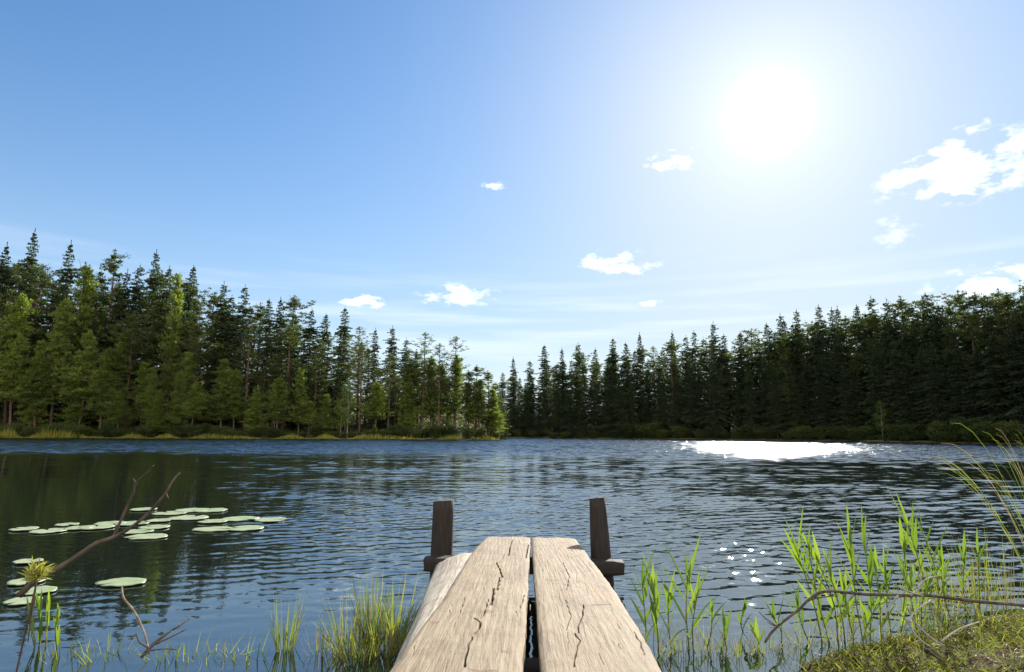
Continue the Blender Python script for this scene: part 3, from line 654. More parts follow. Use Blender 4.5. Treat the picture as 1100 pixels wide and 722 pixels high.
def crack_field(U, Yc, cracks):
    """depth of drying cracks at plank coordinates"""
    d = np.zeros_like(U)
    rows_ = Yc[:, 0]
    for pts, wid, dep in cracks:
        pts = np.array(pts); i0, i1 = np.searchsorted(rows_, [pts[:, 1].min() - .03, pts[:, 1].max() + .03]); wid = wid * (.8 + .25 * np.sin(Yc[i0:i1] * 60))
        for a, b in zip(pts[:-1], pts[1:]):
            P_ = np.stack([U[i0:i1], Yc[i0:i1]], -1); ab = b - a; t = np.clip(((P_ - a) @ ab) / (ab @ ab), 0, 1); q = a + t[..., None] * ab
            r = np.hypot(*(np.moveaxis(P_ - q, -1, 0)))
            d[i0:i1] = np.maximum(d[i0:i1], dep * np.exp(-(r / wid) ** 2))
    return d
def plank(eL, eR, cracks, seed, parent, thick=0.055):
    r = np.random.default_rng(seed); n, mk = 200, 1300
    ys = YBEG + (YEND - YBEG) * np.linspace(0, 1, mk) ** 1.0
    xl = np.array([lim(eL, y) for y in ys]); xr = np.array([lim(eR, y) for y in ys])
    def rough(y, a, k): return a * (np.sin(y * 7 * k + seed) * .5 + np.sin(y * 17 * k + 2 * seed) * .3 + np.sin(y * 41 * k + seed * 3) * .2)
    xl = xl + rough(ys, 0.003, 1.0) * (1 if seed == 1 else .5); xr = xr + rough(ys, 0.003, 1.3)
    u = np.linspace(0, 1, n)
    U = xl[:, None] * (1 - u) + xr[:, None] * u; Yc = np.repeat(ys[:, None], n, 1)
    # ragged sawn end
    Yc = Yc + np.clip((ys - (YEND - .25)) / .25, 0, 1)[:, None] ** 2 * (0.012 * np.sin(u * 9 + seed)[None] + 0.008 * np.sin(u * 31 + seed)[None] - 0.05 * np.clip(abs(u - .5) - .38, 0, 1)[None] * 4)
    ed = np.minimum(u, 1 - u)[None] * (xr - xl)[:, None]
    Z = 0.54 - 0.054 * Yc - 0.010 * np.exp(-(ed / 0.012)) + 0.003 * np.sin(Yc * 3.1 + seed) + 0.0008 * np.sin(U * 33 + 2 * np.sin(Yc * 1.3 + seed)) + 0.0005 * np.sin(Yc * 17 + 5 * np.sin(U * 7)) \
        + 0.0003 * np.sin(U * 260 + 6 * np.sin(Yc * 1.1 + seed)) + 0.0004 * (r.random((mk, 1)) - .5) + 0.0006 * np.cumsum(r.normal(size=n))[None] * .3
    Uw = U + .0018 * np.sin(Yc * 31 + 3 * np.sin(Yc * 13))
    cs_ = [(p_, w_ * .75, d_) for p_, w_, d_ in cracks]
    for _ in range(30):
        y_ = r.uniform(1.3, YEND - .05); u_ = r.uniform(.06, .94); x_ = lim(eL, y_) * (1 - u_) + lim(eR, y_) * u_; l_ = r.uniform(.04, .26); sl_ = r.normal(0, .06)
        cs_.append(([(x_, y_), (x_ + sl_ * l_ * .5 + r.normal(0, .002), y_ + l_ * .5), (x_ + sl_ * l_, y_ + l_)], r.uniform(.0009, .0015), r.uniform(.002, .006)))
    Z -= crack_field(Uw, Yc, cs_)
    top = np.stack([U, Yc, Z], -1).reshape(-1, 3)
    i, j = np.meshgrid(np.arange(mk - 1), np.arange(n - 1), indexing='ij'); k = (i * n + j).ravel(); F = [np.stack([k, k + 1, k + n + 1, k + n], -1)]
    # skirt
    ring = list(range(n)) + [q * n + n - 1 for q in range(1, mk)] + [(mk - 1) * n + q for q in range(n - 2, -1, -1)] + [q * n for q in range(mk - 2, 0, -1)]
    bot = top[ring].copy(); bot[:, 2] = 0.54 - .054 * bot[:, 1] - thick + 0.004 * np.sin(bot[:, 1] * 30)
    b0 = len(top); m_ = len(ring); q = np.arange(m_); rg = np.array(ring)
    F.append(np.stack([rg, b0 + q, b0 + (q + 1) % m_, np.roll(rg, -1)], -1)[:, ::1])
    V = np.concatenate([top, bot]); o = link('plank', mesh('plank', V, np.concatenate(F), True), wd.m, parent)
    o.data.polygons.foreach_set('use_smooth', np.array([True] * ((mk - 1) * (n - 1)) + [False] * (len(o.data.polygons) - (mk - 1) * (n - 1))))
    return o
def cr(*pts): return [(dock(*p).x, dock(*p).y) for p in pts]
c7 = lambda x, y: (410 + x / 3.548, 520 + y / 3.548)
cl = [(cr(c7(497, 215), c7(490, 240), c7(483, 275)), .0045, .03), (cr(c7(468, 270), c7(445, 300), c7(440, 305)), .003, .02), (cr(c7(437, 300), c7(450, 325), c7(460, 355)), .004, .03), (cr(c7(450, 355), c7(443, 385), c7(441, 405)), .0045, .03),
      (cr(c7(428, 400), c7(424, 430), c7(416, 466)), .005, .035), (cr(c7(405, 445), c7(398, 475), c7(385, 508)), .0025, .02), (cr(c7(350, 518), c7(374, 535), c7(370, 555), c7(355, 578)), .0035, .03),
      (cr(c7(345, 590), c7(330, 620), c7(322, 660), c7(318, 700)), .003, .03), (cr(c7(318, 430), c7(300, 490), c7(265, 560)), .0015, .010), (cr(c7(560, 230), c7(549, 280)), .005, .03), (cr(c7(380, 268), c7(430, 266)), .002, .006),
      (cr(c7(545, 420), c7(525, 475)), .003, .012)]
cr2 = [(cr(c7(770, 460), c7(765, 500), c7(745, 545), c7(750, 570)), .0026, .02), (cr(c7(735, 570), c7(755, 600), c7(740, 640), c7(735, 700)), .002, .02), (cr(c7(690, 300), c7(715, 350), c7(705, 400)), .002, .01), (cr(c7(960, 560), c7(985, 600), c7(1000, 650)), .002, .012),
       (cr(c7(700, 440), c7(720, 500), c7(700, 560)), .0015, .01), (cr(c7(800, 460), c7(870, 455)), .004, .006), (cr(c7(620, 360), c7(670, 366)), .002, .005)]
jt = empty('jetty', (0, YEND, 0)); tag(jt, 'weathered wooden jetty of two broad cracked planks with dark posts reaching into the lake', 'jetty')
jt.location = (0, 0, 0)
plank(EL, GL, cl, 1, jt); plank(GR, ER, cr2, 2, jt)
def box(mb, c, s, rot=(0, 0, 0), jitter=0.0, seg=1):
    """a box with softened edges"""
    hx_, hy_, hz_ = s; e = min(s) * 0.16; V = []
    prof = [(-hx_, -hy_ + e), (-hx_ + e, -hy_), (hx_ - e, -hy_), (hx_, -hy_ + e), (hx_, hy_ - e), (hx_ - e, hy_), (-hx_ + e, hy_), (-hx_, hy_ - e)]
    zs = [(-hz_, .9), (-hz_ + e, 1)] + [(-hz_ + e + (2 * hz_ - 2 * e) * k / (seg + 1), 1) for k in range(1, seg + 1)] + [(hz_ - e, 1), (hz_, .9)]
    Rm_ = Matrix.Rotation(rot[2], 3, 'Z') @ Matrix.Rotation(rot[1], 3, 'Y') @ Matrix.Rotation(rot[0], 3, 'X')
    for z_, k in zs:
        for x_, y_ in prof: V.append(Vector(c) + Rm_ @ Vector((x_ * k + random.gauss(0, jitter), y_ * k + random.gauss(0, jitter), z_ + random.gauss(0, jitter))))
    F = [(a * 8 + b, a * 8 + (b + 1) % 8, (a + 1) * 8 + (b + 1) % 8, (a + 1) * 8 + b) for a in range(len(zs) - 1) for b in range(8)]
    F += [(3, 2, 1, 0), (7, 4, 3, 0), (7, 6, 5, 4)]; o = (len(zs) - 1) * 8; F += [(o, o + 1, o + 2, o + 3), (o, o + 3, o + 4, o + 7), (o + 4, o + 5, o + 6, o + 7)]
    mb.add(V, F)
def post(pxl, pxr, ptop, Yp, taper, slant, zb=-0.6):
    a = at(pxl, ptop, Y=Yp); b = at(pxr, ptop, Y=Yp); zt = a.z; mb = MB(); V = []; n = 14; lv = 16
    wdt = (b.x - a.x) / 2; cx = (a.x + b.x) / 2
    for k in range(lv + 1):
        t = k / lv; z_ = zt + (zb - zt) * t
        dr = zt - z_
        for j in range(n):
            an = 2 * math.pi * j / n; sq = 1 / max(abs(math.cos(an)), abs(math.sin(an))) ** 0.72
            rr = wdt * 0.94 * (1 + taper * dr) * sq * (1 + 0.02 * math.sin(j * 5 + k * .3) + random.gauss(0, .008))
            V.append((cx + slant * dr + rr * math.cos(an), Yp + rr * math.sin(an) * .9, z_ + (0.003 * math.sin(j * 2.1) if k == 0 else 0) + (0.009 * math.cos(an + .6) if k == 0 else 0)))
    F = [(k * n + j, (k + 1) * n + j, (k + 1) * n + (j + 1) % n, k * n + (j + 1) % n) for k in range(lv) for j in range(n)]
    V.append((cx, Yp, zt + .002)); c0 = len(V) - 1; F += [(c0, j, (j + 1) % n, (j + 2) % n) for j in range(0, n, 2)]
    mb.add(V, F); return mb.build('post', dk.m, jt)
post(465, 488.5, 538, YEND - 0.10, 0.10, -0.02); post(632.5, 650, 535, YEND - 0.16, 0.75, 0.055)
# cross beam under the planks
mb = MB(); a = at(649, 599, Y=YEND - .28); b = at(670, 615, Y=YEND - .28); lf = at(456, 601, Y=YEND - .28)
zc = (a.z + b.z) / 2; box(mb, ((lf.x + b.x) / 2, YEND - .28, zc - .006), ((b.x - lf.x) / 2, .055, (a.z - b.z) / 2 * .95), (0, R(0.8), 0), .002, 4); mb.build('cross_beam', dk.m, jt)
mb = MB(); box(mb, (0.03, 2.05, dz(2.05) - .15), (.30, .06, .06), (0, 0, R(2)), .003, 4); mb.build('cross_beam', dk.m, jt)
# bleached slab log along the left side
random.seed(3)
def slab():
    sec = []  # (pixel left, pixel right, py, drop left) measured along its length
    st = [(469, 511, 590), (463, 506, 600), (457, 498, 612), (451, 490, 624), (444, 482, 637), (437, 474, 650), (430, 464, 663), (424, 455, 675), (417, 446, 688), (409, 437, 703)]
    prof = 15; V = []; rows = []
    ext = []
    for l_, r_, y_ in st:
        A = dock(l_, y_); B = dock(r_, y_); ext.append((A.x, B.x + .03, A.y))
    ext = [(ext[0][0] + .006, ext[0][1] - .012, ext[0][2] + .06), *ext]; ext.append((ext[-1][0] - .02, ext[-1][1] - .02, 1.4)); ext.append((ext[-1][0] - .02, ext[-1][1] - .02, .9))
    E = np.array(ext); yy = np.linspace(E[0, 2], E[-1, 2], 160); xl = np.interp(-yy, -E[:, 2], E[:, 0]); xr = np.interp(-yy, -E[:, 2], E[:, 1])
    for i, y in enumerate(yy):
        lift = 0.03 * math.exp(-(i / 9) ** 2) * 0
        for j in range(prof + 1):
            s = j / prof; x = xl[i] + (xr[i] - xl[i]) * s
            hgt = dz(y) - 0.030 - 0.085 * (1 - s) ** 2.6 - .03 * s ** 5 + .022 * math.exp(-(i / 14) ** 2) - 0.003 * math.sin(s * 7 + y * 1.3) - 0.002 * math.sin(s * 31 + y * .8)
            if j == prof: hgt -= .05
            hgt -= 0.035 * math.exp(-i / 1.5)
            V.append((x + .002 * math.sin(y * 5 + j), y + .01 * math.sin(j * 1.7), hgt + lift))
        for s in (1, .5, 0):
            V.append((xl[i] + .02 + (xr[i] - xl[i] - .04) * s, y, dz(y) - 0.15 - .02 * math.sin(math.pi * s)))
    n = prof + 4; F = [(i * n + j, i * n + (j + 1) % n, (i + 1) * n + (j + 1) % n, (i + 1) * n + j) for i in range(len(yy) - 1) for j in range(n)]
    F = [f[::-1] for f in F]
    mb = MB(); mb.add(V, F)
    c0 = [V[j] for j in range(n)]; cc = np.mean(c0, 0); Vc = c0 + [tuple(cc)]; mb.add(Vc, [(n, j, (j + 1) % n, (j + 1) % n) for j in range(0)] or [(n, j, (j + 1) % n, (j + 2) % n) for j in range(0, n - 1, 2)])
    o = mb.build('side_slab', bw.m, jt); o['label'] = 'pale bleached slab log along the left side of the planks'
slab()

# ------------------------------------------------------------------ water lily pads
lp = Mat('lily_pad'); o_ = lp.obj(); f = lp.noise(o_, 6, 4, .6); f2 = lp.noise(o_, 30, 3)
cc_ = lp.ramp(f, [(.3, (0.25, 0.30, 0.15)), (.7, (0.42, 0.45, 0.26))]); oi_ = lp.n('ShaderNodeObjectInfo').outputs['Random']; cc_ = lp.mix(lp.math('MULTIPLY', oi_, .5), cc_, (.22, .30, .11, 1)); cc_ = lp.mix(lp.rng(f2, .58, .72, 0, .6), cc_, (.30, .26, .10, 1))
lp.L.new(cc_, lp.b.inputs['Base Color']); lp.b.inputs['Roughness'].default_value = .38; lp.b.inputs['Specular IOR Level'].default_value = .6; lp.bump(f, .3, .006)
def pad(px, py, wpx, hpx, label, grp='lily pads floating on the lake', lift=0.0):
    c = at(px, py, z=0.012 + lift); D_ = c.y
    r = max(.06, (at(px + wpx / 2, py, Y=D_).x - c.x)); ry = min(r, .5 * abs(at(px, py - hpx / 2, z=.012).y - at(px, py + hpx / 2, z=.012).y)); ry = max(ry, r * .62)
    n = 36; V = []; notch = random.uniform(0, 6.28); cup = random.uniform(.0, .006); mb = MB()
    rings = [0.0, .3, .6, .85, 1.0]
    wob = [random.uniform(0, 6.28) for _ in range(3)]
    for k, q in enumerate(rings):
        for j in range(n):
            an = notch + 0.16 * (1 - q * .2) * 0 + (0.20 * q) + (6.283 - 0.40 * q) * j / (n - 1)
            rr = q * (1 + .035 * math.sin(3 * an + wob[0]) + .02 * math.sin(7 * an + wob[1]))
            V.append((math.cos(an) * rr * r, math.sin(an) * rr * ry, cup * q * q + (.0015 * math.sin(5 * an + wob[2]) + .001 * math.sin(11 * an)) * q ** 2))
    V = np.array(V); m_ = len(V); Vb = V - (0, 0, .005); F = [(k * n + j, (k + 1) * n + j, (k + 1) * n + j + 1, k * n + j + 1) for k in range(len(rings) - 1) for j in range(n - 1)]
    Fb = [(a + m_, d + m_, c_ + m_, b + m_) for a, b, c_, d in F]; o0 = (len(rings) - 1) * n
    sk = [(o0 + j, o0 + j + m_, o0 + j + 1 + m_, o0 + j + 1) for j in range(n - 1)]
    mb.add(np.concatenate([V, Vb]), F + Fb + sk); o = mb.build('lily_pad', lp.m); o.location = c; tag(o, label, 'lily pad', grp)
    return o
random.seed(12)
PADS = [(26, 568, 26, 5, 'leftmost pad of the long chain of lily pads, cut by the picture edge'), (52, 570, 34, 6, 'second pad from the left in the long chain of lily pads'), (84, 567, 26, 6, 'small pad between larger ones in the left half of the lily chain'), (72, 563, 22, 4, 'small far pad at the back of the left lily chain'),
        (104, 566, 34, 5, 'middle pad of the long lily chain left of the crossing branch'), (118, 562, 30, 5, 'pad touching the left side of the crossing branch'), (142, 562, 32, 7, 'wide pad just behind the fork of the branch'), (126, 574, 0, 0, ''),
        (154, 547, 26, 4, 'lone far pad seen through the branch fork'), (183, 551, 34, 6, 'broad pad right of the branch in the back row'), (206, 548, 34, 5, 'far pad in the back row of the middle lily cluster'), (226, 548, 34, 5, 'right end pad of the back row of lily pads'), (203, 556, 40, 5, 'front pad of the back row cluster'),
        (171, 559, 24, 4, 'small pad just right of the branch tip'), (166, 566, 30, 6, 'pad overlapping another in front of the branch tip'), (148, 571, 30, 5, 'pad under the lower branch arm'), (158, 576, 42, 6, 'nearest pad of the middle cluster below the branch'),
        (229, 560, 30, 4, 'left pad of the right-hand lily row'), (258, 557, 38, 5, 'back pad of the right-hand lily row'), (291, 558, 32, 5, 'rightmost small lily pad of all'), (229, 568, 42, 5, 'front left pad of the right-hand lily row'), (264, 567, 36, 6, 'front right pad of the right-hand lily row'),
        (131, 625, 50, 9, 'lone large lily pad near the shore above the bent brown stem'), (30, 603, 28, 5, 'far pad behind the yellow needle sprig at left'), (28, 624, 34, 8, 'pad just below the yellow needle sprig'), (40, 634, 36, 10, 'larger pad under the sprig nearer the shore'), (24, 645, 34, 9, 'nearest pad at the left edge above the reeds')]
for a, b, c_, d, lab in PADS:
    if c_: pad(a, b, c_, d, lab)

# ------------------------------------------------------------------ branches and twigs
def path(pts, Y0, Y1=None):
    n = len(pts); Y1 = Y0 if Y1 is None else Y1
    return [at(p[0], p[1], Y=Y0 + (Y1 - Y0) * i / (n - 1)) for i, p in enumerate(pts)]
def smooth_path(P_, k=4):
    P_ = [Vector(p) for p in P_]; out = []
    for i in range(len(P_) - 1):
        p0, p1, p2, p3 = P_[max(i - 1, 0)], P_[i], P_[i + 1], P_[min(i + 2, len(P_) - 1)]
        for j in range(k):
            t = j / k; out.append(0.5 * ((2 * p1) + (p2 - p0) * t + (2 * p0 - 5 * p1 + 4 * p2 - p3) * t * t + (3 * p1 - p0 - 3 * p2 + p3) * t ** 3))
    return out + [P_[-1]]
def stick(mb, pts, r0, r1, k=4, rough=.25):
    sp_ = smooth_path(pts, k); n = len(sp_); mb.tube(sp_, [r0 + (r1 - r0) * i / (n - 1) for i in range(n)], 7, rough)
YB = 2.75
mb = MB(); stick(mb, path([(20, 640), (40, 622), (62, 611), (85, 596), (103, 584), (122, 577), (140, 567), (158, 553), (172, 537), (178, 530), (186, 516), (193, 508)], YB - .1, YB + .15), .013, .0035)
stick(mb, path([(122, 577), (128, 563), (136, 545), (143, 530), (146, 519), (158, 508), (165, 500)], YB + .02, YB - .05), .006, .003)
stick(mb, path([(178, 531), (181, 536)], YB + .1), .006, .002); stick(mb, path([(146, 520), (143, 514)], YB), .005, .002)
tag(mb.build('forked_branch', M['twig']), 'bare reddish-brown forked branch sticking up out of the water in front of the lily pads', 'branch')
# sprig of needles
YS = 2.45; cs = at(40, 617, Y=YS); t = empty('pine_sprig', (cs.x, cs.y, max(0, tz(cs.x, cs.y)))); tag(t, 'stubby sprig of thick yellow-green needles at the left edge below the branch', 'plant')
b0 = t.location.copy(); mb = MB(); random.seed(8)
stick(mb, [p - b0 for p in [Vector((cs.x - .02, cs.y - .05, -.03)), at(34, 650, Y=YS), at(38, 632, Y=YS), cs]], .004, .003); stick(mb, [p - b0 for p in [at(38, 640, Y=YS), at(34, 660, Y=YS), at(30, 690, Y=YS)]], .003, .002); mb.build('stem', M['twig'], t)
mb = MB()
for _ in range(130):
    a = random.uniform(0, 6.28); e = random.uniform(.0, 1.5); d = Vector((math.cos(a) * math.cos(e), math.sin(a) * math.cos(e), math.sin(e))); mb.blade(cs - b0 + Vector((random.gauss(0, .008), random.gauss(0, .008), random.gauss(-.005, .01))), d, random.uniform(.035, .065), .0075, .35, 5, random.random() * 3, .5)
mb.build('needles', leaf_mat('sprig_needles', (0.26, 0.26, 0.05), (0.50, 0.44, 0.14), .35), t)
# bent stem and twigs by the left shore
mb = MB(); stick(mb, path([(131, 631), (133, 643), (143, 655), (150, 668), (156, 683), (160, 702)], 3.0, 2.6), .0045, .004); tag(mb.build('bent_stem', M['tan_twig']), 'thin bent brown stem rising from the shore to the lone large lily pad', 'stem')
mb = MB(); stick(mb, path([(152, 706), (165, 692), (180, 680), (193, 672), (204, 664)], 2.5, 2.7), .007, .003); stick(mb, path([(165, 692), (180, 686), (200, 676)], 2.55, 2.6), .004, .002); stick(mb, path([(156, 700), (176, 697), (190, 698)], 2.5), .003, .0015)
stick(mb, path([(160, 696), (150, 690), (146, 680)], 2.52), .004, .002)
tag(mb.build('broken_twig', M['twig']), 'dark broken twig lying at the left shore below the bent stem', 'twig')
# long stick across the right bank
YK = 2.95
mb = MB(); stick(mb, path([(822, 690), (830, 678), (842, 667), (858, 655), (868, 645), (880, 637), (895, 635), (925, 638), (960, 639), (1000, 640), (1040, 645), (1085, 649), (1130, 652)], YK, 3.15), .0055, .008)
stick(mb, path([(868, 645), (880, 642), (900, 640)], YK), .004, .002); stick(mb, path([(836, 674), (822, 664), (815, 657)], YK), .0035, .0015); stick(mb, path([(842, 668), (832, 672), (824, 668)], YK + .02), .003, .0015)
tag(mb.build('fallen_branch', M['twig']), 'long thin dark branch bending up from the water and lying across the right bank reeds', 'branch')
random.seed(21)
mb = MB()
for pts in ([(985, 632), (995, 622), (1012, 618)], [(978, 640), (990, 628), (985, 616)], [(962, 655), (975, 668), (985, 684), (1000, 695)], [(975, 652), (983, 668), (1000, 685), (1015, 694)], [(1000, 645), (985, 655), (975, 668)], [(960, 628), (975, 635), (992, 640)], [(1010, 690), (1030, 676), (1052, 668)], [(965, 640), (955, 652), (950, 665)]):
    stick(mb, path(pts, 2.75 + random.uniform(-.1, .1)), .004, .0022, 4, .4)
tag(mb.build('dry_twigs', M['grey_twig']), 'pale bleached twigs tangled on the right bank under the reeds', 'twigs', None, 'stuff')
# ------------------------------------------------------------------ reeds
def reed(base_px, top_px, label, Yb=None, leaves=8, ln=.24, lw=.022, grp='reeds growing by the right bank', seed=0, lean_out=.62, dry=False):
    random.seed(seed * 17 + 5)
    B = at(*base_px, z=0.0) if Yb is None else at(*base_px, Y=Yb); T = at(*top_px, Y=B.y + random.uniform(-.06, .06))
    zg = min(B.z, max(-.02, tz(B.x, B.y))); B = Vector((B.x, B.y, zg - .01))
    t = empty('reed', B); tag(t, label, 'reed', grp)
    L = (T - B); H = L.length; stemtop = B + L * 0.72; mid_ = B.lerp(stemtop, .5) + Vector((random.gauss(0, .012), random.gauss(0, .012), 0))
    pts = smooth_path([Vector((0, 0, 0)), mid_ - B, stemtop - B], 6); mb = MB(); mb.tube(pts, [.0038 - .0022 * i / (len(pts) - 1) for i in range(len(pts))], 6)
    for k in range(3): q = pts[3 + 3 * k]; mb.tube([q - Vector((0, 0, .004)), q, q + Vector((0, 0, .004))], [.0032, .0046, .0032], 6)
    mb.build('stem', M['reed_stem'], t); mb = MB(); a0 = random.choice((0, math.pi)) + random.gauss(0, .5)
    for k in range(leaves):
        f = .25 + .75 * (k / (leaves - 1)) ** .65; q = pts[min(len(pts) - 1, int(f * (len(pts) - 1)))]
        a = a0 + k * math.pi + random.gauss(0, .5); out = lean_out * (1.25 - .75 * f) * random.uniform(.6, 1.3)
        d = L.normalized() + Vector((math.cos(a) * out, math.sin(a) * out * .7, 0)); l_ = ln * random.uniform(.7, 1.3) * (1.0 if f < .9 else 1.15)
        if k == leaves - 1: l_ = (T - stemtop).length * 1.05; d = L.normalized() + Vector((random.gauss(0, .05), random.gauss(0, .05), 0))
        mb.blade(q, d, l_, lw * random.uniform(.7, 1.15), random.uniform(.1, .8) * (1.35 - f), 9, random.uniform(-.9, .9), .35)
    mb.build('leaves', M['dry_grass'] if dry else M['reed'], t); return t
REEDS = [((695, 697), (688, 600), 'reed with two upright leaves touching the right edge of the jetty', 6, .17), ((708, 698), (700, 606), 'leaning reed second from the jetty', 7, .18), ((722, 697), (716, 625), 'low reed with crossed leaves between the jetty pair and the big-leaved reed', 6, .17),
         ((741, 697), (737, 594), 'reed with broad dark folded leaves standing alone right of the jetty', 6, .24), ((745, 699), (751, 612), 'slim reed against the broad-leaved one right of the jetty', 5, .19), ((757, 697), (768, 640), 'thin drooping reed just right of the broad-leaved reed', 4, .14), ((800, 677), (800, 643), 'single short reed standing alone in open water', 3, .11),
         ((782, 697), (776, 655), 'very short reed at the bottom between the open water reed and jetty', 5, .12), ((812, 694), (806, 668), 'small tuft-like reed where the fallen branch meets the water', 4, .1), ((838, 690), (824, 645), 'short reed leaning left over the low end of the fallen branch', 5, .14),
         ((884, 688), (846, 556), 'tall reed leaning furthest left over the fallen branch bend', 8, .22), ((892, 690), (860, 553), 'tall reed with a long tip right behind the furthest left leaning one', 8, .22), ((900, 688), (872, 572), 'dark-leaved reed rising from the bend of the fallen branch', 7, .2),
         ((908, 690), (886, 590), 'mid-height reed right of the branch bend', 7, .2), ((928, 690), (908, 543), 'tall bright reed with a bushy top, left one of the pair', 9, .21), ((934, 688), (926, 542), 'tall bright reed with a bushy top, right one of the pair', 9, .21), ((945, 686), (940, 586), 'mid-height reed in front of the bushy-topped pair', 7, .19),
         ((958, 684), (948, 582), 'reed with pale yellow tip right of the bushy-topped pair', 7, .19), ((985, 676), (964, 553), 'reed leaning left just under the tallest reed tips', 7, .2), ((1004, 668), (966, 529), 'tallest reed with long leaf pointing to upper left', 8, .24), ((1006, 668), (985, 533), 'tall reed with a broad upright tip right of the tallest', 7, .22),
         ((1022, 664), (1006, 584), 'reed leaning left behind the bleached twigs', 6, .18), ((1038, 660), (1036, 570), 'thin upright reed in the fine grass on the right', 5, .15), ((1052, 658), (1050, 567), 'thin reed furthest right in the fine grass', 5, .15), ((918, 686), (902, 612), 'low leafy reed in the thick of the stand', 6, .18),
         ((967, 682), (975, 600), 'right-leaning reed in the thick of the stand', 6, .18), ((872, 690), (850, 625), 'low reed with leaves under the branch bend', 6, .16), ((990, 676), (995, 612), 'low reed just behind the bleached twigs', 6, .16), ((925, 692), (948, 632), 'low right-leaning reed before the bushy-topped pair', 6, .15)]
for i, (b, t_, lab, nl, ln) in enumerate(REEDS): reed(b, t_, lab, None, nl + 2, ln * .88, seed=i)
for i, (b, t_, lab) in enumerate([((42, 694), (40, 634), 'bright reed leaf cluster at the left edge under the needle sprig'), ((50, 694), (52, 640), 'second bright reed beside the one under the needle sprig'), ((63, 697), (62, 648), 'single narrow reed with dry base right of the bright reeds at left'), ((36, 697), (30, 660), 'shortest reed at the bottom left corner')]):
    reed(b, t_, lab, None, 4, .14, .022, 'reeds at the left edge of the shore', 60 + i, .14)

# ------------------------------------------------------------------ grass tufts
def tuft(px, py, n, hpx, spread, label, dryf=.15, w=.0045, grp='grass tufts along the near shore', lean=(0, 0), seed=0, droop=.5, z=None):
    random.seed(seed + 300); c = at(px, py, z=0.0 if z is None else z); L = hpx / FPX * c.y; zz = max(-.01, tz(c.x, c.y)) if z is None else z
    t = empty('grass_tuft', (c.x, c.y, zz)); tag(t, label, 'grass tuft', grp); A, B = MB(), MB()
    for k in range(n):
        a = random.uniform(0, 6.28); o = abs(random.gauss(0, spread)); d = Vector((math.cos(a) * o + lean[0], math.sin(a) * o + lean[1], 1))
        r = random.random() ** .5 * .05 * (spread / .35)
        m_ = B if random.random() < dryf else A
        m_.blade((math.cos(a) * r, math.sin(a) * r, -.01), d, L * random.uniform(.45, 1.1), w * random.uniform(.6, 1.3), random.uniform(.1, 1) * droop, 7, random.uniform(-1, 1), .3)
    A.build('green_blades', M['grass'], t)
    if B.n: B.build('dry_blades', M['dry_grass'], t)
    return t
tuft(307, 698, 42, 62, .32, 'small fresh green grass tuft standing alone at the shore left of the jetty', .06, .006, seed=1)
tuft(372, 700, 70, 62, .42, 'left clump of the thick grass beside the jetty slab', .15, seed=2); tuft(398, 698, 110, 78, .34, 'tall thick green grass clump beside the bleached slab', .2, .005, seed=3); tuft(425, 690, 90, 70, .32, 'grass clump growing against the bleached slab of the jetty', .2, .0055, seed=4, lean=(.15, 0))
tuft(412, 700, 80, 45, .6, 'low dense grass at the foot of the clump beside the slab', .35, seed=5); tuft(345, 702, 26, 38, .5, 'sparse short grass between the lone tuft and the thick clump', .3, seed=6)
tuft(385, 708, 80, 40, .6, 'low tangled grass at the very bottom left of the slab', .35, seed=7); tuft(440, 700, 60, 50, .4, 'short grass squeezed under the bleached slab', .2, seed=8)
for i, (x, lab) in enumerate(((95, 'thin grass wisps at the bottom left corner'), (118, 'thin low grass left of the broken twig'), (175, 'sparse grass around the broken twig'), (205, 'short sparse grass right of the broken twig'), (262, 'few short grass blades left of the lone fresh tuft'), (70, 'low grass by the left edge reeds'), (232, 'wispy low grass midway between broken twig and fresh tuft'))):
    tuft(x, 706, 18, 26, .7, lab, 0, seed=20 + i)
for i, (x, y, n, h, lab) in enumerate(((655, 706, 40, 40, 'short grass at the bottom right of the jetty planks'), (700, 702, 45, 46, 'grass around the foot of the reeds beside the jetty'), (735, 702, 40, 42, 'grass at the foot of the broad-leaved reed'), (765, 703, 34, 36, 'short grass right of the broad-leaved reed'), (795, 703, 30, 30, 'short grass below the open water reed'), (825, 700, 40, 30, 'yellow grass at the low end of the fallen branch'),
        (865, 694, 50, 40, 'grass tuft behind the pale stone'), (905, 690, 60, 52, 'dense grass at the foot of the leaning reeds'), (945, 684, 60, 56, 'dense grass under the bushy-topped reeds'), (985, 675, 60, 60, 'grass tuft among the bleached twigs'), (1020, 662, 70, 70, 'fine tall grass behind the bleached twigs'), (1050, 656, 80, 80, 'fine pale grass at the right bank before the frame edge'), (1080, 652, 80, 80, 'fine grass furthest right on the bank'),
        (1010, 685, 40, 36, 'short grass on the brown soil at the right'), (1060, 675, 50, 40, 'short grass in the bottom right corner'), (1000, 655, 50, 60, 'grass tuft at the water behind the twigs'))):
    tuft(x, y, int(n * .62) if n > 40 else n, h, .55, lab, .35, .004, 'grass tufts on the right bank', (0, 0), 40 + i, .7)
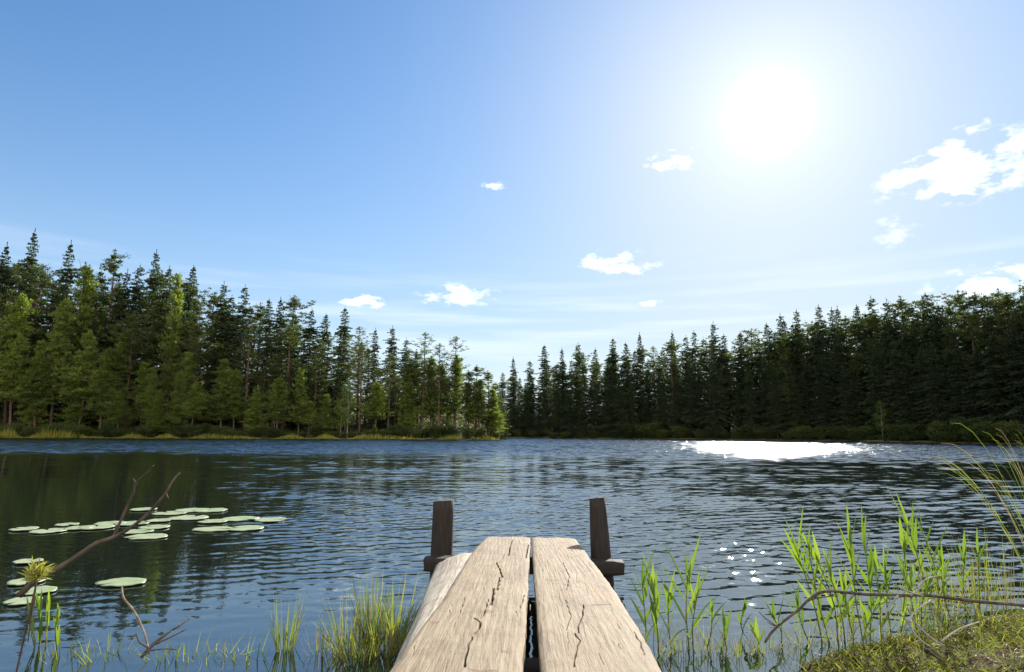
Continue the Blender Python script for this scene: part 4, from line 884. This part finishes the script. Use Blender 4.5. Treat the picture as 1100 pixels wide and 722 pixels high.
# long sedge arching in from the right
t = tuft(1128, 600, 1, 10, .1, 'long arching sedge blades hanging in from the right edge above the reeds', 0, grp='sedge at the right edge', z=.05)
for c_ in list(t.children): bpy.data.objects.remove(c_)
base = at(1150, 640, Y=2.3); base.z = max(.1, tz(base.x, base.y)); t.location = base; A, B = MB(), MB(); random.seed(31)
for i in range(34):
    tp_ = random.choice([(1032, 452), (1012, 490), (1045, 470), (1003, 497), (1062, 468), (1088, 470), (1050, 510), (1070, 480), (1095, 470), (1030, 485), (1060, 500), (1090, 500)]); e = at(tp_[0] + random.gauss(0, 7), tp_[1] + random.gauss(0, 7), Y=2.3 + random.gauss(0, .12)) - base
    hgt = e.z; k = 9; sag = random.uniform(-.02, .05); pts = []
    p2 = Vector((e.x * .5, e.y * .5, e.z + sag)); V = []; wd_ = random.uniform(.0014, .0026)
    for j in range(k + 1):
        s = j / k; q = (1 - s) ** 2 * Vector((random.gauss(0, .004), 0, 0)) + 2 * s * (1 - s) * p2 + s * s * e; ww = wd_ * (1 - s ** 2) + .0003
        V += [q + Vector((0, 0, -ww)), q + Vector((0, ww * .6, 0)), q + Vector((0, 0, ww))]
    F = [x for j in range(k) for x in ((j * 3, j * 3 + 1, j * 3 + 4, j * 3 + 3), (j * 3 + 1, j * 3 + 2, j * 3 + 5, j * 3 + 4))]; (A if random.random() < .6 else B).add(V, F)
A.build('green_blades', M['grass'], t); B.build('dry_blades', M['dry_grass'], t)
t['label'] = 'long arching sedge blades hanging in from the right edge above the reeds'; t['category'] = 'sedge'; t.name = 'sedge'
# little plant in the gap between the planks
tuft(569, 656, 16, 12, .9, 'tiny green plant growing in the gap between the jetty planks', 0, .004, None, (0, 0), 77, 1.0, z=dock(569, 656).z - .04)
# low growth and litter on the near bank
def cover(n, name, mat, label, cat, hmin, hmax, wdt, x0, x1, seed, smin=.0, smax=1.4, flat=.8, patchy=-.1):
    random.seed(seed); mb = MB(); P_ = np.column_stack([rng.uniform(x0, x1, n * 5), rng.uniform(.3, 4.6, n * 5)]); s = sdist(P_); ok = (s > smin) & (s < smax); ok &= (hnoise(P_[:, 0] * 2.1 + seed, P_[:, 1] * 2.3) + rng.normal(size=len(P_)) * .25 > (patchy - np.clip(.25 - s, 0, .25) * 4 + (np.clip(s - .4, 0, .6) * 1.0 if name == 'moss' else 0))); P_ = P_[ok][:n]; Z = terrain(P_)
    for (x, y), z_ in zip(P_, Z):
        a = random.random() * 6.28; mb.blade((x, y, z_ - .003), (math.cos(a) * flat, math.sin(a) * flat, random.uniform(.2, 1)), random.uniform(hmin, hmax), wdt * random.uniform(.6, 1.4), random.uniform(.2, 1.2), 4, random.uniform(-1, 1), .3)
    tag(mb.build(name, mat), label, cat, None, 'stuff')
M['mossleaf'] = leaf_mat('moss_tips', (0.09, 0.085, 0.015), (0.27, 0.23, 0.045), .4)
M['litter'] = leaf_mat('leaf_litter', (0.07, 0.04, 0.02), (0.30, 0.21, 0.13), .2, (1, 1, 1, 1))
cover(20000, 'moss', M['mossleaf'], 'yellow-green moss cushions covering the near bank', 'moss', .012, .04, .007, .8, 4.8, 1)
cover(2600, 'moss_fringe', M['mossleaf'], 'moss along the water line left of the jetty', 'moss', .012, .035, .006, -3.4, .8, 2, 0, .5)
cover(5200, 'leaf_litter', M['litter'], 'brown dead needles and leaves strewn on the near bank', 'litter', .02, .07, .006, .8, 4.8, 3, 0.02, 1.4, 1.6, -3)
cover(6500, 'short_grass', M['grass'], 'short grass scattered over the near bank', 'grass', .03, .12, .004, -3.5, 4.8, 4, 0, 1.1, .6, -.3)
bpy.context.view_layer.update()

# tell look-alikes of one stretch of wood apart by their order along the shore
byl = {}
for o in col.objects:
    if o.parent is None and o.get('category') in ('tree', 'shrub'): byl.setdefault(o['label'], []).append(o)
ORD = ['leftmost one', 'second from the left', 'third from the left', 'fourth from the left', 'fifth from the left', 'sixth from the left', 'seventh from the left', 'eighth from the left', 'ninth from the left', 'tenth from the left']
for lab, l in byl.items():
    if len(l) > 1:
        l.sort(key=lambda o: o.location.x / o.location.y)
        for i, o in enumerate(l): o['label'] = lab + ', ' + (ORD[i] if len(l) > 2 else ('the left one of two', 'the right one of two')[i])
for o in [o for o in bpy.data.objects if not o.users_collection]: bpy.data.objects.remove(o)
